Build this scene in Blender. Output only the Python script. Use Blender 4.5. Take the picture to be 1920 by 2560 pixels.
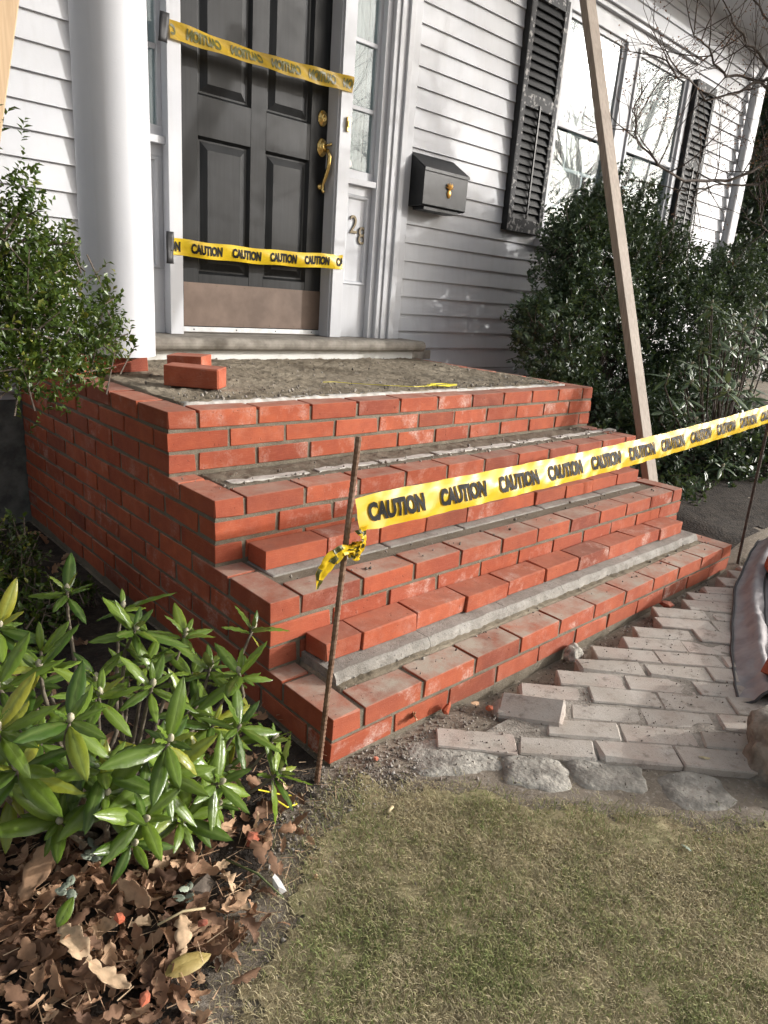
import bpy, bmesh, math, random
import numpy as np
from mathutils import Vector, Matrix, Euler, noise
random.seed(7); rng = np.random.default_rng(7)
R_ = math.radians
for o in list(bpy.data.objects): bpy.data.objects.remove(o)
S = bpy.context.scene
COL = S.collection

# ------------------------------------------------------------------ camera, sky, sun, exposure
cd = bpy.data.cameras.new('camera'); cam = bpy.data.objects.new('camera', cd); COL.objects.link(cam)
cd.sensor_fit = 'VERTICAL'; cd.sensor_height = 36; cd.lens = 1746.9/2560*36
cd.clip_start = 0.02; cd.clip_end = 2000
cam.location = (-0.938, -1.097, 1.1146); cam.rotation_euler = (1.26795, -0.07432, -0.74154)
S.camera = cam
SUN_AZ, SUN_EL = 55.2, 15.5           # azimuth measured from -y towards +x
az, el = R_(SUN_AZ), R_(SUN_EL)
sun_dir = Vector((math.sin(az)*math.cos(el), -math.cos(az)*math.cos(el), math.sin(el)))
W = bpy.data.worlds.new('World'); S.world = W; W.use_nodes = True
wn = W.node_tree.nodes; wl = W.node_tree.links
sky = wn.new('ShaderNodeTexSky'); sky.sky_type = 'NISHITA'; sky.sun_disc = False
sky.sun_elevation = el; sky.sun_rotation = math.atan2(sun_dir.x, sun_dir.y)
sky.air_density = 1.0; sky.dust_density = 8.0; sky.ozone_density = 1.0
wn['Background'].inputs['Strength'].default_value = 0.15
hs = wn.new('ShaderNodeHueSaturation'); hs.inputs['Saturation'].default_value = 0.32     # thin milky cloud: paler than a clear sky
wl.new(sky.outputs[0], hs.inputs['Color']); wl.new(hs.outputs[0], wn['Background'].inputs['Color'])
sd = bpy.data.lights.new('sun', 'SUN'); sd.energy = 2.2; sd.angle = R_(0.9); sd.color = (1.0, 0.972, 0.94)
sun = bpy.data.objects.new('sun', sd); COL.objects.link(sun)
sun.rotation_euler = sun_dir.to_track_quat('Z', 'Y').to_euler()
S.view_settings.view_transform = 'Standard'; S.view_settings.look = 'None'
S.view_settings.exposure = 0.82; S.view_settings.gamma = 1
S.view_settings.use_curve_mapping = False

# ------------------------------------------------------------------ mesh helpers
class MB:
    def __init__(s): s.v = []; s.f = []
    def add(s, vs, fs):
        k = len(s.v); s.v += [tuple(p) for p in vs]; s.f += [tuple(i+k for i in f) for f in fs]; return s
    def box(s, x0, x1, y0, y1, z0, z1):
        return s.add([(x0,y0,z0),(x1,y0,z0),(x1,y1,z0),(x0,y1,z0),(x0,y0,z1),(x1,y0,z1),(x1,y1,z1),(x0,y1,z1)],
                     [(0,3,2,1),(4,5,6,7),(0,1,5,4),(1,2,6,5),(2,3,7,6),(3,0,4,7)])
    def prism_x(s, prof, x0, x1):      # prof: list of (y,z), counter-clockwise seen from +x
        n = len(prof)
        vs = [(x0,y,z) for y,z in prof]+[(x1,y,z) for y,z in prof]
        fs = [tuple(range(n))[::-1], tuple(range(n,2*n))]+[(i,(i+1)%n,n+(i+1)%n,n+i) for i in range(n)]
        return s.add(vs, fs)
    def prism_z(s, prof, z0, z1):      # prof: (x,y)
        n = len(prof)
        vs = [(x,y,z0) for x,y in prof]+[(x,y,z1) for x,y in prof]
        fs = [tuple(range(n))[::-1], tuple(range(n,2*n))]+[(i,(i+1)%n,n+(i+1)%n,n+i) for i in range(n)]
        return s.add(vs, fs)
    def tube(s, pts, rad, n=6, cap=True):
        pts = [Vector(p) for p in pts]
        if not hasattr(rad, '__len__'): rad = [rad]*len(pts)
        t = (pts[1]-pts[0]).normalized(); a = t.orthogonal().normalized(); rings = []
        for i, p in enumerate(pts):
            t2 = (pts[min(i+1, len(pts)-1)]-pts[max(i-1, 0)])
            t2 = t2.normalized() if t2.length > 1e-9 else t
            a = (a - t2*a.dot(t2));  a = a.normalized() if a.length > 1e-6 else t2.orthogonal().normalized()
            b = t2.cross(a)
            rings.append([p+(a*math.cos(2*math.pi*k/n)+b*math.sin(2*math.pi*k/n))*rad[i] for k in range(n)])
        vs = [q for r in rings for q in r]; fs = []
        for i in range(len(pts)-1):
            for k in range(n):
                k2 = (k+1) % n; fs.append((i*n+k, i*n+k2, (i+1)*n+k2, (i+1)*n+k))
        if cap: fs += [tuple(range(n))[::-1], tuple((len(pts)-1)*n+k for k in range(n))]
        return s.add(vs, fs)
    def lathe(s, c, prof, n=24, axis='z'):   # prof: (r, h)
        vs = []; 
        for r, h in prof:
            for k in range(n):
                a = 2*math.pi*k/n; q = (r*math.cos(a), r*math.sin(a), h)
                if axis == 'y': q = (q[0], -q[2], q[1])
                vs.append((c[0]+q[0], c[1]+q[1], c[2]+q[2]))
        m = len(prof); fs = []
        for i in range(m-1):
            for k in range(n): fs.append((i*n+k, i*n+(k+1) % n, (i+1)*n+(k+1) % n, (i+1)*n+k))
        fs += [tuple(range(n))[::-1], tuple((m-1)*n+k for k in range(n))]
        return s.add(vs, fs)
    def mesh(s, name):
        me = bpy.data.meshes.new(name); me.from_pydata(s.v, [], s.f); me.update(); return me
    def build(s, name, m, parent=None, bevel=0, smooth=False):
        o = link(name, s.mesh(name), m, parent)
        if smooth: o.data.polygons.foreach_set('use_smooth', [True]*len(o.data.polygons))
        if bevel:
            b = o.modifiers.new('bevel', 'BEVEL'); b.width = bevel; b.segments = 2; b.limit_method = 'ANGLE'; b.angle_limit = 0.6
        return o
def link(name, me, m, parent=None, loc=None):
    o = bpy.data.objects.new(name, me); COL.objects.link(o)
    if m is not None and me is not None:
        if not me.materials: me.materials.append(m)
    if parent: o.parent = parent
    if loc: o.location = loc
    return o
def tag(o, label=None, cat=None, group=None, kind=None):
    if label: o['label'] = label
    if cat: o['category'] = cat
    if group: o['group'] = group
    if kind: o['kind'] = kind
    return o
def thing(name, label, cat, loc=(0,0,0), group=None):
    o = bpy.data.objects.new(name, None); COL.objects.link(o); o.location = loc; o.empty_display_size = .05
    return tag(o, label, cat, group)
def np_mesh(name, V, F, smooth=False, col=None):
    me = bpy.data.meshes.new(name); V = np.asarray(V, dtype=np.float32); F = np.asarray(F, dtype=np.int32)
    k = F.shape[1]; me.vertices.add(len(V)); me.vertices.foreach_set('co', V.ravel())
    me.loops.add(F.size); me.loops.foreach_set('vertex_index', F.ravel())
    me.polygons.add(len(F)); me.polygons.foreach_set('loop_start', np.arange(len(F), dtype=np.int32)*k)
    if smooth: me.polygons.foreach_set('use_smooth', np.ones(len(F), dtype=bool))
    me.update(calc_edges=True)
    if col is not None:
        a = me.attributes.new('tint', 'FLOAT', 'POINT'); a.data.foreach_set('value', np.asarray(col, dtype=np.float32))
    me.validate(); return me
def grid_mesh(name, nx, ny, fn):
    vs = [fn(i/(nx-1), j/(ny-1)) for j in range(ny) for i in range(nx)]
    fs = [(j*nx+i, j*nx+i+1, (j+1)*nx+i+1, (j+1)*nx+i) for j in range(ny-1) for i in range(nx-1)]
    return vs, fs
def cbox(lx, ly, lz, c=.0017, jit=.0017, seed=0):   # chamfered, slightly irregular brick centred on its base
    r = random.Random(seed); vs = []; idx = {}
    for sx in (-1, 1):
        for sy in (-1, 1):
            for sz in (0, 1):
                j = [r.uniform(-jit, jit) for _ in range(3)]
                X = sx*lx/2+j[0]; Y = sy*ly/2+j[1]; Z = sz*lz+j[2]; szz = 1 if sz else -1
                cc = c*r.choice([.6, .8, 1, 1, 1.3, 3.2])
                for ax, q in enumerate([(X, Y-sy*cc, Z-szz*cc), (X-sx*cc, Y, Z-szz*cc), (X-sx*cc, Y-sy*cc, Z)]):
                    idx[(sx, sy, sz, ax)] = len(vs); vs.append(q)
    I = lambda sx, sy, sz, ax: idx[(sx, sy, sz, ax)]
    fs = []
    for sx in (-1, 1): fs.append([I(sx, a, b, 0) for a, b in ((-1,0),(1,0),(1,1),(-1,1))])
    for sy in (-1, 1): fs.append([I(a, sy, b, 1) for a, b in ((-1,0),(1,0),(1,1),(-1,1))])
    for sz in (0, 1): fs.append([I(a, b, sz, 2) for a, b in ((-1,-1),(1,-1),(1,1),(-1,1))])
    for sx in (-1, 1):
        for sy in (-1, 1): fs.append([I(sx,sy,0,0), I(sx,sy,1,0), I(sx,sy,1,1), I(sx,sy,0,1)])
        for sz in (0, 1): fs.append([I(sx,-1,sz,0), I(sx,1,sz,0), I(sx,1,sz,2), I(sx,-1,sz,2)])
    for sy in (-1, 1):
        for sz in (0, 1): fs.append([I(-1,sy,sz,1), I(1,sy,sz,1), I(1,sy,sz,2), I(-1,sy,sz,2)])
    for sx in (-1, 1):
        for sy in (-1, 1):
            for sz in (0, 1): fs.append([I(sx,sy,sz,0), I(sx,sy,sz,1), I(sx,sy,sz,2)])
    ctr = Vector((0, 0, lz/2)); out = []
    for f in fs:      # orient outward
        p = [Vector(vs[i]) for i in f]; nrm = (p[1]-p[0]).cross(p[2]-p[0]); cen = sum(p, Vector())/len(p)
        out.append(f if nrm.dot(cen-ctr) > 0 else f[::-1])
    me = bpy.data.meshes.new('brick'); me.from_pydata(vs, [], out); me.update(); return me

# ------------------------------------------------------------------ materials
class NT:
    def __init__(s, name):
        s.m = bpy.data.materials.new(name); s.m.use_nodes = True; s.t = s.m.node_tree; s.b = s.t.nodes['Principled BSDF']
        s.pos = s.n('ShaderNodeNewGeometry').outputs['Position']
    def n(s, ty, **kw):
        nd = s.t.nodes.new(ty)
        for k, v in kw.items():
            k2 = k.replace('_', ' ')
            if k2 in nd.inputs: s.set(nd.inputs[k2], v)
            else: setattr(nd, k, v)
        return nd
    def set(s, inp, v):
        if hasattr(v, 'is_output'): s.t.links.new(v, inp)
        else: inp.default_value = v
    def scaled(s, sc, vec=None):
        mp = s.n('ShaderNodeVectorMath', operation='MULTIPLY'); s.t.links.new(vec or s.pos, mp.inputs[0]); mp.inputs[1].default_value = sc; return mp.outputs[0]
    def noise(s, scale, detail=4, rough=.55, vec=None, dist=0):
        nd = s.n('ShaderNodeTexNoise'); nd.inputs['Scale'].default_value = scale; nd.inputs['Detail'].default_value = detail
        nd.inputs['Roughness'].default_value = rough; nd.inputs['Distortion'].default_value = dist
        s.t.links.new(vec or s.pos, nd.inputs['Vector']); return nd.outputs['Fac']
    def ramp(s, fac, a, b, ca=(0,0,0,1), cb=(1,1,1,1)):
        r = s.n('ShaderNodeValToRGB'); r.color_ramp.elements[0].position = a; r.color_ramp.elements[1].position = b
        r.color_ramp.elements[0].color = ca; r.color_ramp.elements[1].color = cb; s.t.links.new(fac, r.inputs[0]); return r.outputs[0]
    def mix(s, fac, a, b, blend='MIX'):
        m = s.n('ShaderNodeMix', data_type='RGBA', blend_type=blend)
        s.set(m.inputs[0], fac); s.set(m.inputs[6], c4(a)); s.set(m.inputs[7], c4(b)); return m.outputs[2]
    def math(s, op, a, b=0.):
        m = s.n('ShaderNodeMath', operation=op); s.set(m.inputs[0], a); s.set(m.inputs[1], b); return m.outputs[0]
    def bump(s, h, strength=.3, dist=.002, prev=None):
        b = s.n('ShaderNodeBump'); b.inputs['Strength'].default_value = strength; b.inputs['Distance'].default_value = dist
        s.t.links.new(h, b.inputs['Height'])
        if prev is not None: s.t.links.new(prev, b.inputs['Normal'])
        return b.outputs['Normal']
    def done(s, col, rough=.8, normal=None, spec=.5, **kw):
        s.set(s.b.inputs['Base Color'], c4(col)); s.set(s.b.inputs['Roughness'], rough); s.set(s.b.inputs['Specular IOR Level'], spec)
        if normal is not None: s.set(s.b.inputs['Normal'], normal)
        for k, v in kw.items(): s.set(s.b.inputs[k.replace('_', ' ')], v)
        return s.m
def c4(c): return c if hasattr(c, 'is_output') else (*c[:3], 1.0)
def simple(name, c1, c2, scale=20, rough=.8, bump=.3, bscale=None, bdist=.002, lo=.35, hi=.65, **kw):
    t = NT(name); f = t.ramp(t.noise(scale, 6), lo, hi)
    nrm = t.bump(t.noise(bscale or scale*3, 5), bump, bdist) if bump else None
    return t.done(t.mix(f, c1, c2), rough, nrm, **kw)

def m_brick():
    t = NT('red_brick'); oi = t.n('ShaderNodeObjectInfo'); rnd = oi.outputs['Random']
    sep = t.n('ShaderNodeSeparateColor'); t.t.links.new(oi.outputs['Color'], sep.inputs[0]); eff, dust = sep.outputs[0], sep.outputs[1]
    r2 = t.math('FRACT', t.math('MULTIPLY', rnd, 7.13)); r3 = t.math('FRACT', t.math('MULTIPLY', rnd, 23.7))
    c = t.mix(rnd, (.27,.055,.027), (.45,.100,.042)); c = t.mix(t.math('MULTIPLY', r2, .35), c, (.40,.125,.078)); c = t.mix(t.ramp(r3, .80, .95), c, (.19,.050,.032))
    c = t.mix(t.ramp(t.noise(6.5, 5, .6), .35, .7), c, t.mix(.45, c, (.52,.145,.060)))
    c = t.mix(t.ramp(t.noise(22, 5), .35, .75), c, t.mix(.5, c, (.22,.05,.03)))
    streak = t.noise(1.0, 4, .6, t.scaled((38, 38, 420)))
    c = t.mix(t.math('MULTIPLY', t.ramp(streak, .5, .8), .22), c, (.55,.24,.16))
    spk = t.ramp(t.noise(520, 2), .62, .78); c = t.mix(t.math('MULTIPLY', spk, .35), c, (.62,.30,.2))
    n1 = t.noise(13, 6, .65)
    e = t.math('MULTIPLY', t.ramp(n1, .50, .74), t.math('MULTIPLY', t.ramp(t.noise(150, 3), .3, .6), eff))
    c = t.mix(e, c, (.62,.52,.46))
    ge = t.n('ShaderNodeNewGeometry'); sx = t.n('ShaderNodeSeparateXYZ'); t.t.links.new(ge.outputs['Normal'], sx.inputs[0])
    up = t.ramp(sx.outputs[2], .6, .9)
    d = t.math('MULTIPLY', t.math('MULTIPLY', t.ramp(t.noise(9, 6, .7), .30, .62), up), dust)
    c = t.mix(d, c, (.43,.385,.32))
    # a little lime dust everywhere on upward faces
    c = t.mix(t.math('MULTIPLY', up, .12), c, (.55,.33,.24))
    pit = t.ramp(t.noise(75, 3, .6), .66, .72); c = t.mix(t.math('MULTIPLY', pit, .45), c, (.13,.035,.022))
    nb = t.bump(t.noise(260, 3, .6), .45, .0016); nb = t.bump(t.math('SUBTRACT', 1.0, pit), .7, .0022, nb); nb = t.bump(t.noise(45, 4), .3, .003, nb)
    nb = t.bump(streak, .25, .001, nb)
    return t.done(c, .86, nb, .3)
def m_mortar():
    t = NT('mortar'); c = t.mix(t.ramp(t.noise(14, 6), .3, .7), (.155,.133,.10), (.24,.21,.162))
    c = t.mix(t.ramp(t.noise(300, 2), .6, .75), c, (.36,.32,.26))
    nb = t.bump(t.noise(330, 4, .7), .9, .003); nb = t.bump(t.noise(60, 5, .7), .7, .006, nb)
    return t.done(c, .95, nb, .2)
def m_slab():
    t = NT('rough_slab'); c = t.mix(t.ramp(t.noise(3.5, 8, .65), .32, .68), (.19,.155,.11), (.36,.31,.235))
    c = t.mix(t.ramp(t.noise(16, 6, .7), .58, .75), c, (.11,.09,.07))
    c = t.mix(t.ramp(t.noise(9, 6, .7, dist=1), .62, .78), c, (.46,.43,.38))
    nb = t.bump(t.noise(40, 7, .75), 1.0, .010); nb = t.bump(t.noise(240, 3), .5, .002, nb)
    return t.done(c, .95, nb, .2)
def m_concrete():
    t = NT('pale_concrete'); c = t.mix(t.ramp(t.noise(11, 8, .72), .3, .7), (.24,.222,.195), (.45,.43,.395))
    c = t.mix(t.ramp(t.noise(120, 3), .62, .72), c, (.16,.15,.14))
    nb = t.bump(t.noise(160, 5, .7), .9, .005); nb = t.bump(t.noise(30, 6, .7), .45, .008, nb); return t.done(c, .95, nb, .2)
def m_paint():
    t = NT('white_paint'); c = t.mix(t.ramp(t.noise(2.2, 5), .35, .7), (.50,.513,.545), (.56,.567,.585)); c = t.mix(t.math('MULTIPLY', t.ramp(t.noise(1., 5, .65, t.scaled((26, 26, 1.6))), .5, .8), .25), c, (.36,.357,.345))
    c = t.mix(t.math('MULTIPLY', t.ramp(t.noise(34, 6, .7), .66, .74), .5), c, (.46,.44,.40))
    nb = t.bump(t.noise(1., 4, .6, t.scaled((14, 90, 160))), .14, .0015)
    nb = t.bump(t.noise(22, 5, .6, dist=2), .12, .002, nb)
    return t.done(c, .5, nb, .45)
def m_door():
    t = NT('black_door_paint'); n = t.noise(1., 5, .6, t.scaled((60, 60, 3)))
    c = t.mix(t.ramp(n, .3, .7), (.006,.0068,.0075), (.014,.015,.0165))
    c = t.mix(t.math('MULTIPLY', t.ramp(t.noise(420, 2), .73, .78), .25), c, (.3,.3,.3))
    return t.done(c, t.ramp(t.noise(8, 4), .3, .7, (.32,.32,.32,1), (.5,.5,.5,1)), t.bump(n, .12, .001), .28)
def m_wood(name, a, b, rough=.6, grain=(90, 90, 4)):
    t = NT(name); n = t.noise(1., 5, .6, t.scaled(grain), dist=.6)
    c = t.mix(t.ramp(n, .3, .7), a, b); c = t.mix(t.math('MULTIPLY', t.ramp(t.noise(6, 2), .7, .75), .5), c, (.16,.09,.05))
    return t.done(c, rough, t.bump(n, .25, .001), .3)
def m_leaf(name, c1, c2, c3, rough=.35, trans=.25, back=None):
    t = NT(name); at = t.n('ShaderNodeAttribute', attribute_name='tint'); oi = t.n('ShaderNodeObjectInfo')
    k = t.math('FRACT', t.math('ADD', at.outputs['Fac'], oi.outputs['Random']))
    c = t.mix(t.ramp(k, .0, .75), c1, c2); c = t.mix(t.ramp(k, .88, 1.), c, c3)
    c = t.mix(t.math('MULTIPLY', t.ramp(t.noise(70, 3), .45, .7), .35), c, t.mix(.5, c, (.01,.02,.005)))
    c = t.mix(t.math('MULTIPLY', t.ramp(t.noise(52, 3, .6), .70, .74), .7), c, (.16,.10,.03))
    rib = t.n('ShaderNodeAttribute', attribute_name='rib'); c = t.mix(t.math('MULTIPLY', rib.outputs['Fac'], .40), c, (.22,.30,.09))
    if back:
        ge = t.n('ShaderNodeNewGeometry'); c = t.mix(ge.outputs['Backfacing'], c, back)
    nb = t.bump(t.noise(95, 3), .40, .0022)
    t.done(c, rough, nb, .5)
    if trans:
        out = t.t.nodes['Material Output']; tr = t.n('ShaderNodeBsdfTranslucent'); t.set(tr.inputs['Color'], t.mix(.5, c, (.16,.22,.03)))
        mx = t.n('ShaderNodeMixShader'); mx.inputs[0].default_value = trans
        t.t.links.new(t.b.outputs[0], mx.inputs[1]); t.t.links.new(tr.outputs[0], mx.inputs[2]); t.t.links.new(mx.outputs[0], out.inputs['Surface'])
    return t.m
def m_glass(name, fac, tint=(.92,.95,.97), rough=.015):
    t = NT(name); out = t.t.nodes['Material Output']
    g = t.n('ShaderNodeBsdfGlossy'); g.inputs['Roughness'].default_value = rough; g.inputs['Color'].default_value = (*tint, 1)
    t.set(g.inputs['Normal'], t.bump(t.noise(5, 2), .05, .004))
    tr = t.n('ShaderNodeBsdfTransparent'); tr.inputs['Color'].default_value = (.8,.85,.85,1)
    g2 = t.n('ShaderNodeBsdfGlossy'); g2.inputs['Roughness'].default_value = .13; g2.inputs['Color'].default_value = (.9,.9,.9,1)
    m0 = t.n('ShaderNodeMixShader'); m0.inputs[0].default_value = .30
    t.t.links.new(g.outputs[0], m0.inputs[1]); t.t.links.new(g2.outputs[0], m0.inputs[2])
    mx = t.n('ShaderNodeMixShader'); mx.inputs[0].default_value = fac
    t.t.links.new(tr.outputs[0], mx.inputs[1]); t.t.links.new(m0.outputs[0], mx.inputs[2]); t.t.links.new(mx.outputs[0], out.inputs['Surface'])
    t.t.nodes.remove(t.b); return t.m
def m_tape(name, trans, ca=(.80,.52,.02), cb=(.86,.62,.03)):
    t = NT(name); out = t.t.nodes['Material Output']
    c = t.mix(t.ramp(t.noise(12, 3), .3, .7), ca, cb)
    nb = t.bump(t.noise(1., 3, .6, t.scaled((16, 60, 110))), .16, .003)
    t.done(c, .34, nb, .3)
    tr = t.n('ShaderNodeBsdfTranslucent'); t.set(tr.inputs['Color'], c)
    mx = t.n('ShaderNodeMixShader'); mx.inputs[0].default_value = trans
    t.t.links.new(t.b.outputs[0], mx.inputs[1]); t.t.links.new(tr.outputs[0], mx.inputs[2]); t.t.links.new(mx.outputs[0], out.inputs['Surface'])
    return t.m
def m_tint(name, stops, rough=.85, trans=0, bs=90, bump=.3, rnd=True):
    t = NT(name); at = t.n('ShaderNodeAttribute', attribute_name='tint')
    oi = t.n('ShaderNodeObjectInfo'); k = t.math('FRACT', t.math('ADD', at.outputs['Fac'], oi.outputs['Random'])) if rnd else at.outputs['Fac']
    r = t.n('ShaderNodeValToRGB'); r.color_ramp.interpolation = 'LINEAR'; e = r.color_ramp.elements
    e[0].position = stops[0][0]; e[0].color = c4(stops[0][1]); e[1].position = stops[-1][0]; e[1].color = c4(stops[-1][1])
    for p, c in stops[1:-1]: q = e.new(p); q.color = c4(c)
    t.t.links.new(k, r.inputs[0]); c = t.mix(t.math('MULTIPLY', t.ramp(t.noise(bs, 4), .4, .7), .45), r.outputs[0], t.mix(.6, r.outputs[0], (.02,.015,.01)))
    t.done(c, rough, t.bump(t.noise(bs*1.5, 4), bump, .002), .3)
    if trans:
        out = t.t.nodes['Material Output']; tr = t.n('ShaderNodeBsdfTranslucent'); t.set(tr.inputs['Color'], c)
        mx = t.n('ShaderNodeMixShader'); mx.inputs[0].default_value = trans
        t.t.links.new(t.b.outputs[0], mx.inputs[1]); t.t.links.new(tr.outputs[0], mx.inputs[2]); t.t.links.new(mx.outputs[0], out.inputs['Surface'])
    return t.m

M = dict(
    brick=m_brick(), mortar=m_mortar(), slab=m_slab(), conc=m_concrete(), paint=m_paint(), door=m_door(),
    lumber=m_wood('pine_lumber', (.42,.29,.17), (.56,.41,.26)),
    oldpine=m_wood('weathered_pine', (.21,.165,.125), (.32,.26,.205)),
    sill=simple('grey_sill_stone', (.17,.15,.125), (.30,.275,.235), 16, .9, .6, 120),
    base=simple('stained_white_base', (.74,.74,.71), (.42,.40,.35), 7, .8, .3, 60, lo=.5, hi=.78),
    found=simple('dark_granite', (.09,.095,.09), (.20,.205,.19), 18, .85, .8, 60, .006),
    kick=simple('tarnished_brass_plate', (.095,.062,.044), (.14,.095,.07), 9, .55, .1, 300, .0005, Metallic=.2),
    alum=simple('aluminium', (.55,.56,.57), (.42,.42,.42), 30, .45, .05, Metallic=.7),
    brass=simple('polished_brass', (.72,.52,.20), (.60,.42,.15), 30, .2, 0, Metallic=1.0),
    gold=simple('gold_paint', (.85,.50,.14), (.72,.38,.10), 60, .3, 0, Metallic=.8),
    dullbrass=simple('dull_brass', (.085,.068,.042), (.15,.12,.075), 40, .5, 0, Metallic=.6),
    blackbox=simple('black_metal', (.006,.007,.008), (.012,.013,.014), 30, .5, .08, 300, .0004),
    ductape=simple('black_tape', (.02,.02,.022), (.035,.035,.037), 30, .55, .2, 80),
    shutter=simple('black_shutter_paint', (.005,.006,.007), (.014,.015,.016), 30, .45, .2, 80),
    peel_glare=simple('peeling_paint_and_glare', (.030,.032,.036), (.40,.39,.375), 34, .7, .5, 90, lo=.54, hi=.64),  # pale patches paint sky glare on the black frames, mixed with peeling
    glass=m_glass('window_glass', .05), sglass=m_glass('sidelight_glass', .045),
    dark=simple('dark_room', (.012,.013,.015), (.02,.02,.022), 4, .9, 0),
    curtain=simple('sheer_curtain', (.55,.56,.55), (.70,.70,.68), 8, .9, .2, 20),
    tape=m_tape('caution_tape', .30), tapeback=m_tape('caution_tape_reverse', .35, (.50,.315,.03), (.60,.40,.05)),  # tapeback: reverse side, colour also darkened for shading before the dark door
    ink=simple('black_ink', (.010,.010,.009), (.016,.016,.014), 60, .6, 0, spec=.12),
    inkback=simple('ink_through_tape', (.075,.075,.02), (.11,.105,.02), 60, .4, 0),
    rust=simple('rusty_steel', (.13,.065,.035), (.24,.15,.10), 60, .8, .5, 250, .001),
    soil=simple('dark_soil', (.020,.015,.011), (.058,.045,.034), 25, .95, 1., 90, .02),
    tarp=simple('grey_woven_tarp', (.25,.23,.235), (.36,.335,.335), 14, .62, .35, 30, .006),
    tarphem=simple('dark_tarp_hem', (.035,.034,.036), (.06,.058,.06), 20, .6, .3, 60),
    bark=simple('grey_brown_bark', (.075,.058,.045), (.15,.12,.095), 30, .9, .6, 120, .003),
    bark2=simple('dark_twig_bark', (.045,.033,.026), (.10,.075,.06), 40, .9, .4, 150, .002),
    rhodstem=simple('pale_rhododendron_stem', (.10,.082,.058), (.20,.17,.125), 60, .85, .4, 150, .001),
    bud=simple('pale_bud', (.33,.30,.21), (.46,.42,.31), 150, .8, .3, 300, .001),
    rhodleaf=m_leaf('rhododendron_leaf', (.048,.102,.014), (.150,.235,.026), (.31,.30,.035), .27, .25, (.15,.18,.06)),
    rhodleaf2=m_leaf('grey_green_rhododendron_leaf', (.06,.10,.06), (.13,.18,.11), (.20,.24,.15), .3, .18, (.13,.15,.09)),  # grey-green leaf colour of the right-hand shrub
    boxleaf=m_leaf('boxwood_leaf', (.022,.050,.010), (.075,.125,.020), (.27,.27,.05), .33, .3),
    hollyleaf=m_leaf('holly_leaf', (.030,.055,.032), (.070,.112,.058), (.13,.17,.10), .34, .15),
    evergreen=m_leaf('evergreen_leaf', (.012,.024,.016), (.03,.05,.033), (.05,.075,.05), .5, .1),
    deadleaf=m_tint('dry_leaf', [(0,(.10,.045,.028)),(.35,(.20,.095,.055)),(.6,(.30,.16,.09)),(.8,(.40,.245,.145)),(1,(.16,.07,.045))], .8, .18),
    grass=m_tint('dry_grass', [(0,(.26,.215,.12)),(.3,(.48,.41,.25)),(.5,(.64,.56,.36)),(.7,(.34,.335,.15)),(1,(.18,.235,.075))], .8, .25, 20, 0, False),
    paver=None, gravel=m_tint('gravel', [(0,(.15,.13,.11)),(.5,(.32,.285,.245)),(.8,(.46,.43,.39)),(1,(.24,.19,.16))], .9, 0, 200, .3, False),
    granite=simple('pale_granite', (.22,.205,.178), (.47,.44,.385), 19, .95, .9, 70, .008),
    yellow=simple('yellow_line', (.72,.62,.03), (.8,.7,.05), 60, .6, 0),
    white=simple('white_ceramic', (.66,.64,.62), (.75,.73,.72), 40, .5, .2),
    straw=simple('straw', (.42,.34,.19), (.55,.46,.28), 60, .8, .2),
    fence=m_wood('grey_fence_wood', (.15,.14,.13), (.25,.235,.215), .9),
    sage=simple('sage_leaf', (.22,.27,.20), (.34,.38,.30), 80, .7, .3),
)
def m_paver():
    t = NT('worn_paver'); oi = t.n('ShaderNodeObjectInfo'); rnd = oi.outputs['Random']
    c = t.mix(t.ramp(rnd, .1, .95), (.40,.35,.30), (.47,.365,.315))
    c = t.mix(t.ramp(t.noise(10, 6, .65), .3, .65), c, (.52,.48,.43)); c = t.mix(t.math('MULTIPLY', t.ramp(t.noise(24, 6, .7), .54, .72), .75), c, (.16,.135,.11)); c = t.mix(t.math('MULTIPLY', t.ramp(t.noise(320, 3), .58, .7), .5), c, (.14,.12,.10)); c = t.mix(t.ramp(t.noise(3.2, 4), .55, .7), c, t.mix(.5, c, (.33,.30,.25)))
    return t.done(c, .92, t.bump(t.noise(180, 5, .7), .6, .003), .2)
M['paver'] = m_paver()
def m_ground():
    t = NT('ground_soil'); c = t.mix(t.ramp(t.noise(5, 8, .65), .3, .7), (.19,.16,.125), (.33,.285,.23))
    c = t.mix(t.ramp(t.noise(70, 4), .55, .7), c, (.40,.36,.31)); c = t.mix(t.ramp(t.noise(30, 4), .6, .75), c, (.10,.083,.065))
    nb = t.bump(t.noise(120, 6, .75), .9, .008); return t.done(c, .95, nb, .15)
M['ground'] = m_ground()
M['edge'] = simple('whitish_block_face', (.40,.37,.33), (.62,.59,.55), 30, .95, .6, 120, .003)

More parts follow.
